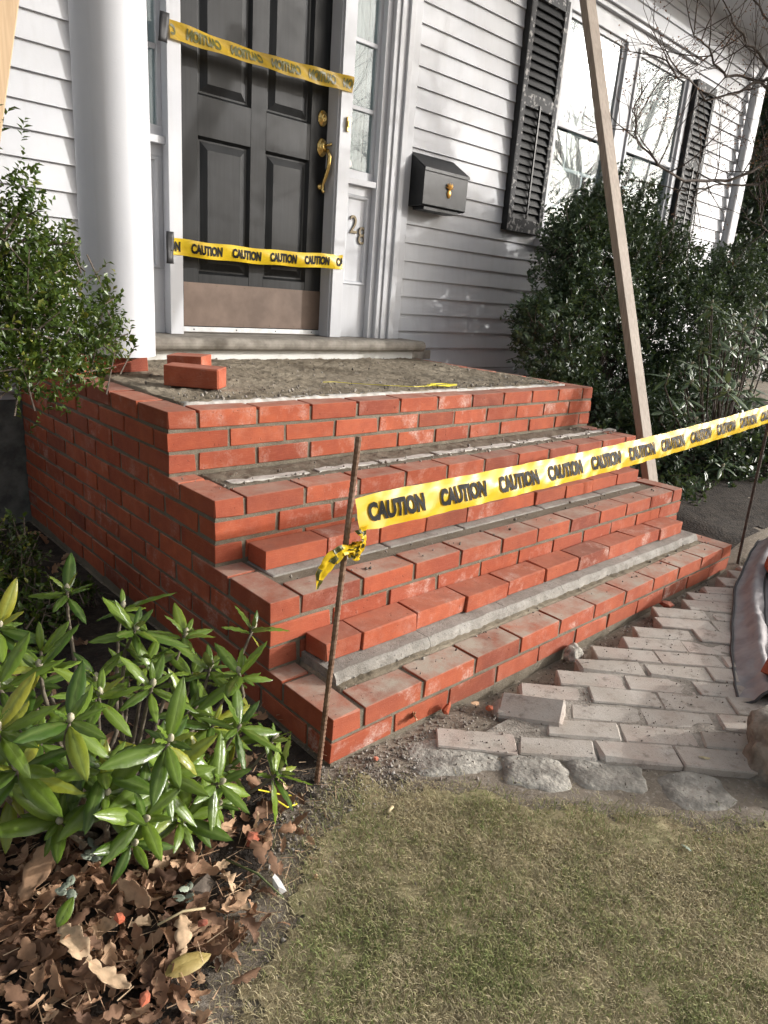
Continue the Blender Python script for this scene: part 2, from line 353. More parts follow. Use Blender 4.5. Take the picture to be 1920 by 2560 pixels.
# ------------------------------------------------------------------ ground
def zg(x, y):
    z = .006*noise.noise(Vector((x*6, y*6, 0))) + .004*noise.noise(Vector((x*19, y*19, 3)))
    if x > .45 and y > -.9:    # the path bed lies a little lower than the lawn, rising to the right
        k = min(1, (x-.45)/.15); d = (x-.5)*.7+(y+.15)*.7      # distance beyond the stone edging
        if d > -.02: z += k*(-.045+.018*x)*min(1, (d+.02)/.06)
    if x > 2.40 and y > 0: z += min(1, (x-2.40)/.3)*(.05+.13*min(y, 2.3))
    if x < .25 and y > .3: z += -.02
    return z
def ground():
    xs = np.concatenate([[-300,-60,-15,-6,-3], np.arange(-1.6, 3.01, .04), [3.3,3.7,4.2,5,6,8,12,20,60,300]])
    ys = np.concatenate([[-300,-60,-15,-6,-3], np.arange(-1.6, 2.41, .04), [3,5,9,20,60,300]])
    V = [(x, y, zg(x, y) if -1.6 <= x <= 8 and -1.6 <= y <= 5 else (0 if x < 5 else .2)) for y in ys for x in xs]
    nx = len(xs); F = [(j*nx+i, j*nx+i+1, (j+1)*nx+i+1, (j+1)*nx+i) for j in range(len(ys)-1) for i in range(nx-1)]
    o = link('ground', np_mesh('ground', V, F, True), M['ground']); tag(o, kind='structure')
ground()

# ------------------------------------------------------------------ brick steps
C = .0667; BW = 2.3475; DB = .092; LZ = .0558; YH = 2.25
top = {1: 11*C, 2: 8*C, 3: 5*C, 4: 2*C}; front = {4: 0.0, 3: .274, 2: .558, 1: .835}
steps = thing('brick_steps', 'red brick front steps under construction with unfinished mortar treads', 'steps')
brick_cache = {}
def brick_mesh(lx, ly, lz=LZ):
    v = random.randrange(5); key = (round(lx, 3), round(ly, 3), round(lz, 3), v)
    if key not in brick_cache:
        brick_cache[key] = cbox(lx, ly, lz, seed=hash(key) % 99991); brick_cache[key].materials.append(M['brick'])
    return brick_cache[key]
def brick(x0, x1, y0, y1, z, parent=steps, dust=.25, eff=None, name='brick', lz=LZ, rz=0):
    o = link(name, brick_mesh(x1-x0, y1-y0, lz), None, parent)
    o.location = ((x0+x1)/2+random.uniform(-.0012, .0012), (y0+y1)/2+random.uniform(-.0012, .0012), z); o.rotation_euler = (random.uniform(-.004,.004), random.uniform(-.003,.003), rz+random.uniform(-.004,.004))
    o.color = (eff if eff is not None else random.choice([0, .1, .2, .35, .5, .95]), dust, 0, 1)
    return o
rest = MB()
for g in range(11):
    st = 1+g//3; y0 = front[st]; z = 11*C-g*C-LZ; A = (g % 3) != 1
    first = (g % 3 == 0); dust = {1: .35, 2: .45, 3: .75, 4: 1.0}[st] if first else .0
    if A:
        L = (BW-2*DB-11*.0115)/10; xs = [DB+.0115+i*(L+.0115) for i in range(10)]
    else:
        L = (BW-10*.0115)/11; xs = [i*(L+.0115) for i in range(11)]
    for i, x in enumerate(xs): brick(x, x+L, y0, y0+DB, z, dust=dust)
    ys = y0 if A else y0+DB+.0115
    while ys < YH-.03:
        ye = min(ys+.203, YH-.004)
        brick(0, DB, ys, ye, z, dust=dust*.8, eff=random.choice([0,0,.1,.3,.6]))
        if first or ys < y0+.25: brick(BW-DB, BW, ys, ye, z, dust=dust*.8)
        else: rest.box(BW-DB, BW, ys, ye, z, z+LZ)
        ys = ye+.0115
tag(rest.build('hidden_side_brickwork', M['brick'], steps, .002), kind='stuff')
# mortar body: recessed 5 mm behind the brick faces
rc = .004; mb = MB(); e = rc
prof = [(front[4]+e, -.25), (YH-.002, -.25), (YH-.002, top[1]-.010), (front[1]+e, top[1]-.010), (front[1]+e, top[2]-.006),
        (front[2]+e, top[2]-.006), (front[2]+e, top[3]-.006), (front[3]+e, top[3]-.006), (front[3]+e, top[4]-.006), (front[4]+e, top[4]-.006)]
mb.prism_x(prof, e, BW-e); mb.build('mortar', M['mortar'], steps)
def lumpy(name, x0, x1, y0, y1, z, amp, m, nx, ny, fr=18, fall=.0, jag=0, seed=0, amp2=0, drop=.02):
    def fn(u, v):
        x = x0+(x1-x0)*u; y = y0+(y1-y0)*v
        ed = min(u*(x1-x0), (1-u)*(x1-x0), v*(y1-y0), (1-v)*(y1-y0))
        if jag:
            if v == 0: y += jag*noise.noise(Vector((x*22, seed, 0)))
        h = amp*noise.fractal(Vector((x*fr, y*fr, seed)), 1., 2., 4)+amp2*max(0, noise.noise(Vector((x*60, y*60, seed+9))))
        return (x, y, z+h-(drop if ed < 1e-6 else 0))
    vs, fs = grid_mesh(name, nx, ny, fn); me = bpy.data.meshes.new(name); me.from_pydata(vs, [], fs); me.update()
    me.polygons.foreach_set('use_smooth', [True]*len(me.polygons)); return link(name, me, m, steps)
lumpy('platform_slab', .094, BW-.094, front[1]+.105, YH-.01, top[1]+.004, .007, M['slab'], 260, 160, 11, jag=.012, amp2=.009, drop=.03)
lumpy('concrete_edge', .10, BW-.10, front[1]+.094, front[1]+.150, top[1]+.005, .004, M['edge'], 180, 6, 30, jag=.006, seed=4, drop=.022)
# tread below the platform: lumpy bedding mortar with broken pale block edges
lumpy('bedding_mortar', .094, BW-.094, front[2]+.094, front[1]+.004, top[2]-.002, .0035, M['mortar'], 260, 24, 26, seed=2, amp2=.006)
bm = MB(); x = .13
while x < BW-.16:
    w = random.uniform(.14, .30); y = front[2]+.135+random.uniform(-.008, .008); n = 9
    up = [(x+w*i/n, y+random.uniform(-.004, .004)) for i in range(n+1)]
    dn = [(x+w*i/n, y+random.uniform(.026, .040)+random.uniform(-.006, .006)) for i in range(n+1)]
    bm.prism_z(up+dn[::-1], top[2]-.01, top[2]+.0028); x += w+random.uniform(.01, .05)
bm.build('block_edge', M['edge'], steps, .001)
# second tread: open trench and a concrete core behind the front bricks
lumpy('trench_mortar', .094, BW-.094, front[3]+.094, front[2]+.004, top[3]-.034, .006, M['mortar'], 240, 20, 30, seed=5, amp2=.018, drop=0)
xs = [.105, .56, .93, 1.42, 1.86, BW-.12]
for i in range(5):
    core = MB(); core.box(xs[i]+.003, xs[i+1]-.003, front[3]+.150, front[2]+.008, top[3]-.10, top[3]-.002); core.build('concrete_core', M['conc'], steps, .006)
# bottom tread: raised strip of concrete and dusted mortar bed
lumpy('dusted_mortar', .094, BW-.094, front[4]+.090, front[3]+.006, top[4]+.001, .003, M['slab'], 240, 24, 24, seed=8, amp2=.006, drop=.012)
xs = [.105, .46, .83, 1.15, 1.66, BW-.10]
for i in range(5):
    def fn(u, v, a=xs[i]+.001, b=xs[i+1]-.001):
        x = a+(b-a)*u; w = .005*noise.noise(Vector((x*14, 3, 1)))+.0018*noise.noise(Vector((x*47, 8, round(v*3))))
        yy, zz = [(front[4]+.118+w, top[4]-.01), (front[4]+.124+w*1.4, top[4]+.018), (front[4]+.134+w, top[4]+.030+w*.3), (front[3]+.01, top[4]+.030)][round(v*3)]
        return (x, yy, zz)
    vs, fs = grid_mesh('c', 60, 4, fn); q = MB(); q.add(vs, fs)
    q.add([vs[k] for k in (0, 60, 120, 180)]+[(vs[0][0], front[3]+.01, top[4]-.01)], [(0, 1, 2, 3, 4)][::-1])
    q.build('concrete_core', M['conc'], steps)
# crumbs of mortar on treads and platform
def crumbs(name, n, fn, m, parent, smin=.002, smax=.008):
    V = []; F = []; T = []
    base = np.array([(1,0,0),(-1,0,0),(0,1,0),(0,-1,0),(0,0,1),(0,0,-1)], float)
    tri = np.array([(0,2,4),(2,1,4),(1,3,4),(3,0,4),(2,0,5),(1,2,5),(3,1,5),(0,3,5)])
    for i in range(n):
        p = fn(); s = random.uniform(smin, smax)*random.choice([.5, .6, .8, 1, 1.3])
        q = Euler((random.random()*6, random.random()*6, random.random()*6)).to_matrix()
        sc = np.array([s, s*random.uniform(.6, 1), s*random.uniform(.4, .8)])
        v = (base*sc*rng.uniform(.7, 1.2, (6, 1))) @ np.array(q).T + np.array(p)
        F.append(tri+len(V)*6); V.append(v); T += [random.random()]*6
    o = link(name, np_mesh(name, np.concatenate(V), np.concatenate(F), False, T), m, parent); return tag(o, kind='stuff')
def crumb_pos():
    r = random.random()
    if r < .45:
        return (random.uniform(.1, BW-.1), front[1]+.12+abs(random.gauss(0, .12)), top[1]+.010)
    if r < .6: return (random.uniform(.1, BW-.1), random.uniform(1., 2.1), top[1]+.010)
    if r < .8: return (random.uniform(.02, BW-.02), front[2]+.07+abs(random.gauss(0, .08)), top[2]+.006)
    if r < .9: return (random.uniform(.1, BW-.1), front[3]+random.uniform(.03, .15), top[3]+.002)
    return (random.uniform(.02, BW-.02), front[4]+random.uniform(.03, .13), top[4]+.004)
crumbs('mortar_crumbs', 900, crumb_pos, M['gravel'], steps)

# dry-laid bricks standing in front of the third courses
ordn = ['first', 'second', 'third', 'fourth', 'fifth', 'sixth', 'seventh', 'eighth', 'ninth', 'tenth', 'eleventh', 'twelfth']
def dry_row(x0, y0, z, lens, gap, word, grp):
    x = x0
    for i, L in enumerate(lens):
        o = brick(x, x+L, y0+random.uniform(-.004, .004), y0+DB, z, None, .12, random.choice([0, .2, .6, .9]), 'loose_brick')
        o.rotation_euler.z += random.uniform(-.01, .01)
        tag(o, '%s unmortared red brick from the left in the row %s' % (ordn[i], word), 'brick', grp); x += L+gap
dry_row(.108, front[2]-DB-.003, top[3]+.002, [.222, .213, .21, .212, .21, .21, .212, .21, .21, .195], .004, 'below the second tread down', 'dry-laid bricks in the upper row')
dry_row(.115, front[3]-DB-.004, top[4]+.033, [.125, .212, .213, .21, .212, .21, .21, .212, .21, .21], .005, 'above the lowest tread', 'dry-laid bricks in the lower row')
tag(brick(-.1, .1, -.046, .046, 0, None, .1, .1, 'loose_brick', .072), 'whole red brick lying loose on the platform near the column', 'brick')
b0 = bpy.data.objects['loose_brick.020'] if 'loose_brick.020' in bpy.data.objects else None
b0 = [o for o in bpy.data.objects if o.get('label', '').startswith('whole red brick')][0]
b0.location = (.300, 1.229, top[1]+.012); b0.rotation_euler = (0.02, .01, R_(-46))
b1 = brick(-.070, .070, -.046, .046, 0, None, .1, .2, 'loose_brick', .088); b1.location = (.395, 1.445, top[1]+.012); b1.rotation_euler = (.05, -.03, R_(-52))
tag(b1, 'broken red brick lying behind the whole loose brick on the platform', 'brick')

# ------------------------------------------------------------------ house
house = thing('house', 'white clapboard house with black panelled front door and shuttered windows', 'house', (0, 0, 0))
P = M['paint']
WIN = (3.60, 5.50, 1.58, 3.16)            # opening of the double window
DOOR = (.30, 2.235, .80, 3.1)             # the whole door surround
XL, XR = -2.6, 6.98
def clap_rows():
    z = .655; zs = [.655]; z = .789
    while z < 3.62: zs.append(z); z += .1065
    return zs
zs = clap_rows()
for i in range(len(zs)-1):
    z0, z1 = zs[i], zs[i+1]+.012
    runs = [[XL, XR-.14]]
    for (a, b, c, d) in (WIN, DOOR):
        if z1-.012 > c+.004 and z0 < d-.004:
            nr = []
            for r in runs:
                if b <= r[0] or a >= r[1]: nr.append(r)
                else:
                    if a > r[0]: nr.append([r[0], a])
                    if b < r[1]: nr.append([b, r[1]])
            runs = nr
    for r in runs:
        cuts = [r[0]]
        while r[1]-cuts[-1] > 2.6: cuts.append(cuts[-1]+random.uniform(1.1, 2.4))
        cuts.append(r[1])
        for a, b in zip(cuts, cuts[1:]):
            jy = random.uniform(-.0006, .0006); dz = random.uniform(-.0012, .0012)
            m = MB(); m.prism_x([(YH-.016+jy, z0+dz), (YH+.004, z0+dz), (YH+.004, z1), (YH+.0008+jy, z1)], a+.0006, b-.0006)
            m.build('clapboard', P, house)
w = MB()
for x0, x1, z0, z1 in ((XL, DOOR[0]-.0, .55, 3.7), (DOOR[0], DOOR[1], .62, .80), (DOOR[0], DOOR[1], 3.1, 3.7), (DOOR[1], WIN[0], .55, 3.7), (WIN[0], WIN[1], .55, WIN[2]), (WIN[0], WIN[1], WIN[3], 3.7), (WIN[1], XR-.02, .55, 3.7)):
    w.box(x0, x1, YH+.005, YH+.12, z0, z1)
w.box(XR-.12, XR-.02, YH+.12, 8, .55, 3.7); w.box(XL, XL+.1, YH+.12, 8, .55, 3.7); w.box(XL, XR-.02, 8, 8.1, .55, 3.7)
w.build('wall', P, house)
for a, b in ((XL, -.004), (BW+.01, XR-.02)): wt = MB(); wt.box(a, b, YH-.012, YH+.1, .585, .650); wt.build('water_table', P, house, .002)
fd = MB(); fd.box(XL, XR-.04, YH+.01, YH+.3, -.3, .583); fd.build('foundation', M['found'], house)
cb = MB(); cb.box(XR-.14, XR, YH-.03, YH+.10, .60, 3.62); cb.build('corner_board', P, house, .003)
ds = MB(); ds.tube([(XR-.29, YH-.055, .25), (XR-.29, YH-.055, 3.30), (XR-.27, YH-.12, 3.46), (XR-.25, YH-.34, 3.58)], .036, 10)
ds.box(XR-.34, XR-.24, YH-.03, YH-.012, 1.1, 1.13); ds.box(XR-.34, XR-.24, YH-.03, YH-.012, 2.6, 2.63); ds.build('downspout', P, house, 0, True)
ev = MB(); ev.box(XL, XR+.25, YH-.42, YH+.3, 3.60, 3.63); ev.build('soffit', P, house)
fa = MB(); fa.prism_x([(YH-.44, 3.59), (YH-.42, 3.59), (YH-.42, 3.80), (YH-.56, 3.80), (YH-.55, 3.66)], XL, XR+.27); fa.build('gutter', P, house)
rf = MB(); rf.prism_x([(YH-.5, 3.80), (5.3, 5.6), (5.3, 5.68), (YH-.5, 3.88)], XL-.1, XR+.3); rf.prism_x([(5.3, 5.6), (8.4, 3.8), (8.4, 3.88), (5.3, 5.68)], XL-.1, XR+.3)
rf.build('roof', M['found'], house)
fz = MB(); fz.box(XL, XR-.02, YH-.022, YH, 3.50, 3.60); fz.build('frieze_board', P, house, .003)
# interior darkness behind the openings
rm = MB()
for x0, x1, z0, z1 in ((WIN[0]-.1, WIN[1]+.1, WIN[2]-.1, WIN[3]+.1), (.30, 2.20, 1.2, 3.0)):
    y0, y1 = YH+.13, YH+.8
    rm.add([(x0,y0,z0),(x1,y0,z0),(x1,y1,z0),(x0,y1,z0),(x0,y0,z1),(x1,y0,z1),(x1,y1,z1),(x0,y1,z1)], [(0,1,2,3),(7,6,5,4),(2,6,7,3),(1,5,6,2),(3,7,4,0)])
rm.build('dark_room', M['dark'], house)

# --- door
DX0, DX1, DZ0, DZ1, DY = .80, 1.685, .862, 2.90, 2.30
dr = MB(); dy1 = DY+.045
stl = [(DX0, .892), (1.557, DX1)]
for a, b in stl: dr.box(a, b, DY, dy1, DZ0, DZ1)
dr.box(1.186, 1.276, DY+.0005, dy1, DZ0, DZ1)
for a, b in ((DZ0, 1.142), (1.772, 1.948), (2.56, 2.68), (2.80, DZ1)):
    dr.box(.892, 1.186, DY+.001, dy1, a, b); dr.box(1.276, 1.557, DY+.001, dy1, a, b)
door = dr.build('door', M['door'], house, .0015)
for (px0, px1) in ((.892, 1.186), (1.276, 1.557)):
    for (pz0, pz1) in ((1.142, 1.772), (1.948, 2.56), (2.68, 2.80)):
        q = MB(); lv = [(0, DY+.004), (.012, DY+.020), (.020, DY+.020), (.055, DY+.006)]
        vs = []
        for ins, y in lv: vs += [(px0+ins, y, pz0+ins), (px1-ins, y, pz0+ins), (px1-ins, y, pz1-ins), (px0+ins, y, pz1-ins)] if pz1-pz0 > .2 or ins < .03 else [(px0+ins, y, pz0+.03), (px1-ins, y, pz0+.03), (px1-ins, y, pz1-.03), (px0+ins, y, pz1-.03)]
        fs = [(4*k+i, 4*k+(i+1) % 4, 4*k+4+(i+1) % 4, 4*k+4+i) for k in range(3) for i in range(4)]+[(12, 13, 14, 15)]
        q.add(vs, fs); q.build('panel', M['door'], door)
kp = MB(); kp.box(DX0+.008, DX1-.012, DY-.003, DY-.0003, .884, 1.098); kpo = kp.build('kick_plate', M['kick'], door, .0008)
sc = MB()
for i in range(6):
    for z in (.895, 1.087): sc.lathe((DX0+.03+i*.165, DY-.003, z), [(.003, 0), (.003, .0015), (.001, .002)], 8, 'y')
sc.build('kick_plate_screws', M['dullbrass'], door)
sw = MB(); sw.box(DX0+.002, DX1-.004, DY-.010, DY-.0004, .856, .880); sw.build('door_sweep', M['alum'], door, .001)
sh = MB()
for i in range(4): sh.lathe((DX0+.06+i*.25, DY-.010, .868), [(.004, 0), (.004, .001), (.002, .0015)], 8, 'y')
sh.build('sweep_screws', M['dark'], door)
db = MB(); db.lathe((1.632, DY, 1.992), [(.031, 0), (.031, .004), (.026, .010), (.017, .012), (.015, .020), (.009, .021), (.008, .017)], 28, 'y'); 
dbo = db.build('deadbolt', M['brass'], door, 0, True)
for v in dbo.data.vertices: v.co.z = 1.992+(v.co.z-1.992)*1.35
hd = MB(); hd.lathe((1.636, DY, 1.850), [(.033, 0), (.033, .004), (.028, .009), (.020, .013), (.017, .024), (.006, .025)], 28, 'y')
for i, (a, b, c2) in enumerate(hd.v): hd.v[i] = (a, b, 1.850+(c2-1.850)*1.45)
hd.tube([(1.636, DY-.02, 1.838), (1.640, DY-.05, 1.832), (1.644, DY-.064, 1.80), (1.642, DY-.060, 1.75), (1.638, DY-.045, 1.705), (1.634, DY-.028, 1.665), (1.634, DY-.022, 1.635), (1.637, DY-.034, 1.622)], [.008, .010, .012, .0115, .012, .0095, .008, .009], 10)
hd.tube([(1.636, DY-.024, 1.858), (1.650, DY-.045, 1.862), (1.662, DY-.055, 1.868)], [.006, .007, .008], 8)
hd.lathe((1.634, DY, 1.652), [(.019, 0), (.019, .004), (.014, .010), (.008, .024)], 20, 'y')
hd.build('door_handle', M['brass'], door, 0, True)
# --- door surround
tr = MB()
tr.box(.690, .757, 2.20, 2.345, .850, 3.05)                                     # left casing of the door
tr.box(1.677, 1.757, 2.20, 2.262, .850, 3.05); tr.box(1.690, 1.757, 2.2625, 2.345, .850, 3.05)  # right casing and jamb
tr.box(1.668, 1.677, 2.215, 2.345, .850, 3.05); tr.box(1.6865, 1.6895, 2.263, 2.345, .850, 3.05)
tr.box(.690, 1.757, 2.205, 2.345, 2.905, 3.05)
tr.build('door_casing', P, house, .002)
for s_, x0 in ((1, 1.985), (-1, .462)):
    pl = MB()
    for (a, b, y) in ((0, .040, 2.222), (.0402, .075, 2.196), (.0752, .105, 2.186), (.1052, .135, 2.196), (.1352, .175, 2.180), (.1752, .2485, 2.205)):
        if s_ == -1: a, b = a*.64, b*.64
        xa, xb = (x0+a, x0+b) if s_ == 1 else (x0-b, x0-a)
        if xb > xa: pl.box(xa, xb, y, 2.33, .848, 3.08)
    pl.build('pilaster', P, house, .0025)

for s_, (sx0, sx1) in (('r', (1.757, 1.985)), ('l', (.462, .690))):
    side = MB(); yb = 2.262
    side.box(sx0, sx1, yb, 2.345, .849, 1.150); side.box(sx0, sx0+.036, yb, 2.345, 1.1505, 1.640); side.box(sx1-.020, sx1, yb, 2.345, 1.1505, 1.640)
    side.box(sx0, sx1, yb, 2.345, 1.6405, 1.690)
    side.box(sx0+.0005, sx1-.0005, yb-.036, 2.345, 1.6905, 1.722)
    side.box(sx0, sx1, yb-.006, 2.345, 1.7225, 1.768)
    side.box(sx0, sx0+.030, yb-.004, 2.345, 1.7685, 3.05); side.box(sx1-.022, sx1, yb-.004, 2.345, 1.7685, 3.05)
    so = side.build('sidelight', P, house, .002)
    pn = MB(); vs = []
    for ins, y in ((0, yb-.0005), (.006, yb-.008), (.016, yb-.004), (.022, yb+.010), (.034, yb+.010)):
        vs += [(sx0+.036+ins, y, 1.1505+ins), (sx1-.020-ins, y, 1.1505+ins), (sx1-.020-ins, y, 1.640-ins), (sx0+.036+ins, y, 1.640-ins)]
    pn.add(vs, [(4*k+i, 4*k+(i+1) % 4, 4*k+4+(i+1) % 4, 4*k+4+i) for k in range(4) for i in range(4)]+[(16, 17, 18, 19)]); pn.build('panel', P, so)
    for z0, z1 in ((1.768, 2.070), (2.092, 2.394), (2.416, 2.718), (2.740, 3.042)):
        g = MB(); g.box(sx0+.031, sx1-.023, yb+.012, yb+.015, z0, z1); g.build('pane', M['sglass'], so)
        mu = MB(); mu.box(sx0+.030, sx1-.022, yb-.002, yb+.03, z1, z1+.022); mu.build('muntin', P, so, .003)
    cu = MB(); n = 60
    cvs, cfs = grid_mesh('c', 40, 2, lambda u, v: (sx0+.02+(sx1-sx0-.04)*u, yb+.09+.012*math.sin(u*38), 1.76+1.3*v)); cu.add(cvs, cfs); cu.build('curtain', M['curtain'], so, 0, True)
tk = MB(); tk.lathe((1.815, 2.2755, 1.797), [(.019, 0), (.019, .0016)], 24, 'y')
for i, (a, b, c2) in enumerate(tk.v): tk.v[i] = (a, b-.0022, c2)
tag(tk.build('sticker', M['white'], None), 'small round white sticker in the corner of the right sidelight glass', 'sticker')
st = MB(); st.box(1.716, 1.736, 2.186, 2.200, 1.935, 2.005); st.box(1.719, 1.733, 2.181, 2.1865, 1.957, 1.985); st.build('strike_plate', M['brass'], house, .001)
th = MB(); n = 7
prof = [(2.345, .786), (2.345, .848), (2.06, .848)]+[(2.045-.03*math.sin(math.pi*k/n), .817+.031*math.cos(math.pi*k/n)) for k in range(n+1)]
prof = [(y, z) for y, z in prof]
th.prism_x(prof[::-1], .27, 2.30); tag(th.build('threshold', M['sill'], house, .003))
bs = MB(); bs.box(.30, 2.255, 2.085, 2.34, top[1]-.03, .785); bs.build('threshold_base', M['base'], house, .002)
gb = MB(); gb.box(2.265, 2.46, 2.12, 2.225, top[1]-.004, .787); tag(gb.build('stone_block', M['sill'], None, .006), 'small grey stone block beside the right end of the door threshold', 'stone block')

# --- double window with shutters
wf = MB(); x0, x1, z0, z1 = WIN
yc = 2.222
wf.box(x0, x0+.045, yc, YH+.13, z0, z1); wf.box(x1-.06, x1, yc, YH+.13, z0, z1); wf.box(x0+.045, x1-.06, yc+.001, YH+.13, z1-.11, z1)
wf.box(4.405, 4.565, yc-.002, YH+.13, z0, z1-.1105); wf.box(x0-.03, x1+.03, yc-.05, YH+.13, z0-.05, z0-.0005)
wf.box(x0-.02, x1+.02, yc-.028, YH, z1+.0005, z1+.035); wf.box(x0-.035, x1+.035, yc-.05, YH, z1+.0355, z1+.06)
wf.box(4.565, 4.590, yc-.016, YH+.1, z0, z1-.112)
win = wf.build('window', P, house, .003)
for (a, b) in ((x0+.045, 4.405), (4.590, x1-.06)):
    sf = MB(); zm = 2.37
    for (p0, p1, q0, q1) in ((a, a+.035, z0, z1-.11), (b-.035, b, z0, z1-.11), (a+.0355, b-.0355, z1-.145, z1-.1105), (a+.0355, b-.0355, zm-.022, zm+.022), (a+.0355, b-.0355, z0, z0+.05)):
        sf.box(p0, p1, yc+.020, yc+.048, q0, q1)
    sf.build('sash', P, win, .003)
    g = MB(); g.box(a+.03, b-.03, yc+.033, yc+.037, zm+.02, z1-.14); g.build('pane', M['glass'], win)
    g = MB(); g.box(a+.03, b-.03, yc+.052, yc+.056, z0+.03, zm-.02); g.build('pane', M['sglass'], win)
    mu = MB()
    for k in (1, 2): xx = a+(b-a)*k/3; mu.box(xx-.011, xx+.011, yc+.072, yc+.092, z0+.04, zm-.021)
    for k in (1, 2): zz = z0+(zm-z0)*k/3; mu.box(a+.03, b-.03, yc+.074, yc+.090, zz-.011, zz+.011)
    mu.build('muntin', P, win, .002)
    cvs, cfs = grid_mesh('c', 60, 2, lambda u, v: (b-.30+.28*u, yc+.22+.014*math.sin(u*40), z0+1.5*v)); cu = MB(); cu.add(cvs, cfs); cu.build('curtain', M['curtain'], win, 0, True)
def shutter(x0, x1, z0=1.60, z1=3.06):
    y0, y1 = 2.186, 2.224; fr = MB()
    fr.box(x0, x0+.045, y0, y1, z0, z1); fr.box(x1-.045, x1, y0, y1, z0, z1)
    for a, b in ((z0, z0+.085), (2.375, 2.455), (z1-.07, z1)): fr.box(x0+.0455, x1-.0455, y0+.001, y1, a, b)
    f = fr.build('shutter', M['peel_glare'], house, .002)
    ed = MB(); ed.box(x0-.003, x0-.0002, y0+.002, YH-.012, z0, z1); ed.box(x0+.0002, x1-.0002, y1+.0005, YH-.012, z0+.001, z1-.001); ed.build('shutter_back', M['shutter'], f)
    for a, b in ((z0+.085, 2.375), (2.455, z1-.07)):
        n = int((b-a)/.047); 
        for k in range(n):
            zc = a+(k+.5)*(b-a)/n; l = MB(); l.prism_x([(y0+.004, zc-.026), (y0+.011, zc-.027), (y1-.004, zc+.024), (y1-.011, zc+.025)], x0+.046, x1-.046); l.build('louver', M['shutter'], f)
    t = MB(); t.box((x0+x1)/2-.006, (x0+x1)/2+.006, y0-.008, y0+.003, z0+.09, 2.40); t.build('tilt_rod', M['shutter'], f)
    return f
shutter(3.175, 3.575); shutter(5.535, 5.90)

# --- column and temporary props
cm = MB(); prof = []
for k in range(25):
    z = .815+k*(3.42-.815)/24; u = k/24; prof.append((.129-.020*u**1.8, z))
cm.lathe((.198, 1.630, 0), prof, 48)
colo = cm.build('porch_column', P, None, 0, True); tag(colo, 'round smooth white porch column propped up on bricks', 'column')
bmod = colo.modifiers.new('e', 'EDGE_SPLIT'); bmod.split_angle = 1.0
for i, (dx, dy, rz) in enumerate(((.262, 1.672, 8), (.12, 1.64, 20))):
    b = brick(-.1, .1, -.046, .046, 0, None, .1, .1, 'support_brick', .066); b.location = (dx-.055, dy, top[1]+.012); b.rotation_euler = (0, 0, R_(rz))
    tag(b, ['red brick wedged under the right side of the white column', 'red brick wedged under the left side of the white column'][i], 'brick')
pb = MB(); pb.box(-.45, 2.75, 1.35, 1.60, 3.42, 3.62); pb.box(-.45, -.22, 1.601, YH-.03, 3.42, 3.62); pb.box(2.52, 2.75, 1.601, YH-.03, 3.42, 3.62); pb.box(-.5, 2.8, 1.3, YH-.03, 3.621, 3.66)
pb.build('porch_beam', P, house, .004)
def post(name, p0, p1, w, d, m, label, twist=0):
    p0, p1 = Vector(p0), Vector(p1); L = (p1-p0).length; mb_ = MB(); mb_.box(-w/2, w/2, -d/2, d/2, 0, L)
    o = mb_.build(name, m, None, .003); q = (p1-p0).to_track_quat('Z', 'Y'); o.location = p0; o.rotation_euler = (q @ Euler((0, 0, twist)).to_quaternion()).to_euler()
    return tag(o, label, 'lumber')
post('wooden_prop', (2.455, .395, .02), (2.490, 1.36, 2.75), .089, .038, M['oldpine'], 'long weathered board leaning up beside the right end of the steps', 0)
post('wooden_prop', (-.700, 1.0, 0), (-.114, 1.0, 2.75), .040, .089, M['lumber'], 'pale new board cut off by the upper left edge, left of the column', 0)

# --- text helper
def text_pts(txt, offset=.0):
    cu = bpy.data.curves.new('t', 'FONT'); cu.body = txt; cu.offset = offset; cu.resolution_u = 3
    o = bpy.data.objects.new('t', cu); COL.objects.link(o); bpy.context.view_layer.update()
    me = bpy.data.meshes.new_from_object(o.evaluated_get(bpy.context.evaluated_depsgraph_get()))
    v = np.array([tuple(p.co)[:2] for p in me.vertices]); f = [tuple(p.vertices) for p in me.polygons]
    bpy.data.objects.remove(o); bpy.data.meshes.remove(me)
    v -= v.min(0); v /= v.max(0)
    b = bmesh.new(); bv = [b.verts.new((p[0], p[1], 0)) for p in v]
    for q in f:
        try: b.faces.new([bv[i] for i in q])
        except ValueError: pass
    for k in range(1, 30): bmesh.ops.bisect_plane(b, geom=b.verts[:]+b.edges[:]+b.faces[:], plane_co=(k/30, 0, 0), plane_no=(1, 0, 0))
    for k in range(1, 9): bmesh.ops.bisect_plane(b, geom=b.verts[:]+b.edges[:]+b.faces[:], plane_co=(0, k/9, 0), plane_no=(0, 1, 0))
    b.verts.index_update(); v = np.array([tuple(p.co)[:2] for p in b.verts]); f = [tuple(p.index for p in q.verts) for q in b.faces]; b.free(); return v, f
def numeral(ch, x, z, hgt, wid, label):
    cu = bpy.data.curves.new('numeral', 'FONT'); cu.body = ch; cu.offset = -.008; cu.extrude = .03; cu.bevel_depth = .015; cu.resolution_u = 6
    o = bpy.data.objects.new('t', cu); COL.objects.link(o); bpy.context.view_layer.update()
    me = bpy.data.meshes.new_from_object(o.evaluated_get(bpy.context.evaluated_depsgraph_get())); bpy.data.objects.remove(o)
    co = np.array([tuple(p.co) for p in me.vertices]); co[:, :2] -= co[:, :2].min(0); co[:, :2] /= co[:, :2].max(0)
    for p, c in zip(me.vertices, co): p.co = (x+c[0]*wid, 2.266-c[2]*.07, z+c[1]*hgt)
    me.materials.clear(); me.materials.append(M['dullbrass'])
    o = bpy.data.objects.new('house_number', me); COL.objects.link(o); return tag(o, label, 'house number', 'house numbers')
numeral('2', 1.836, 1.436, .098, .056, 'dull brass house numeral two on the white panel')
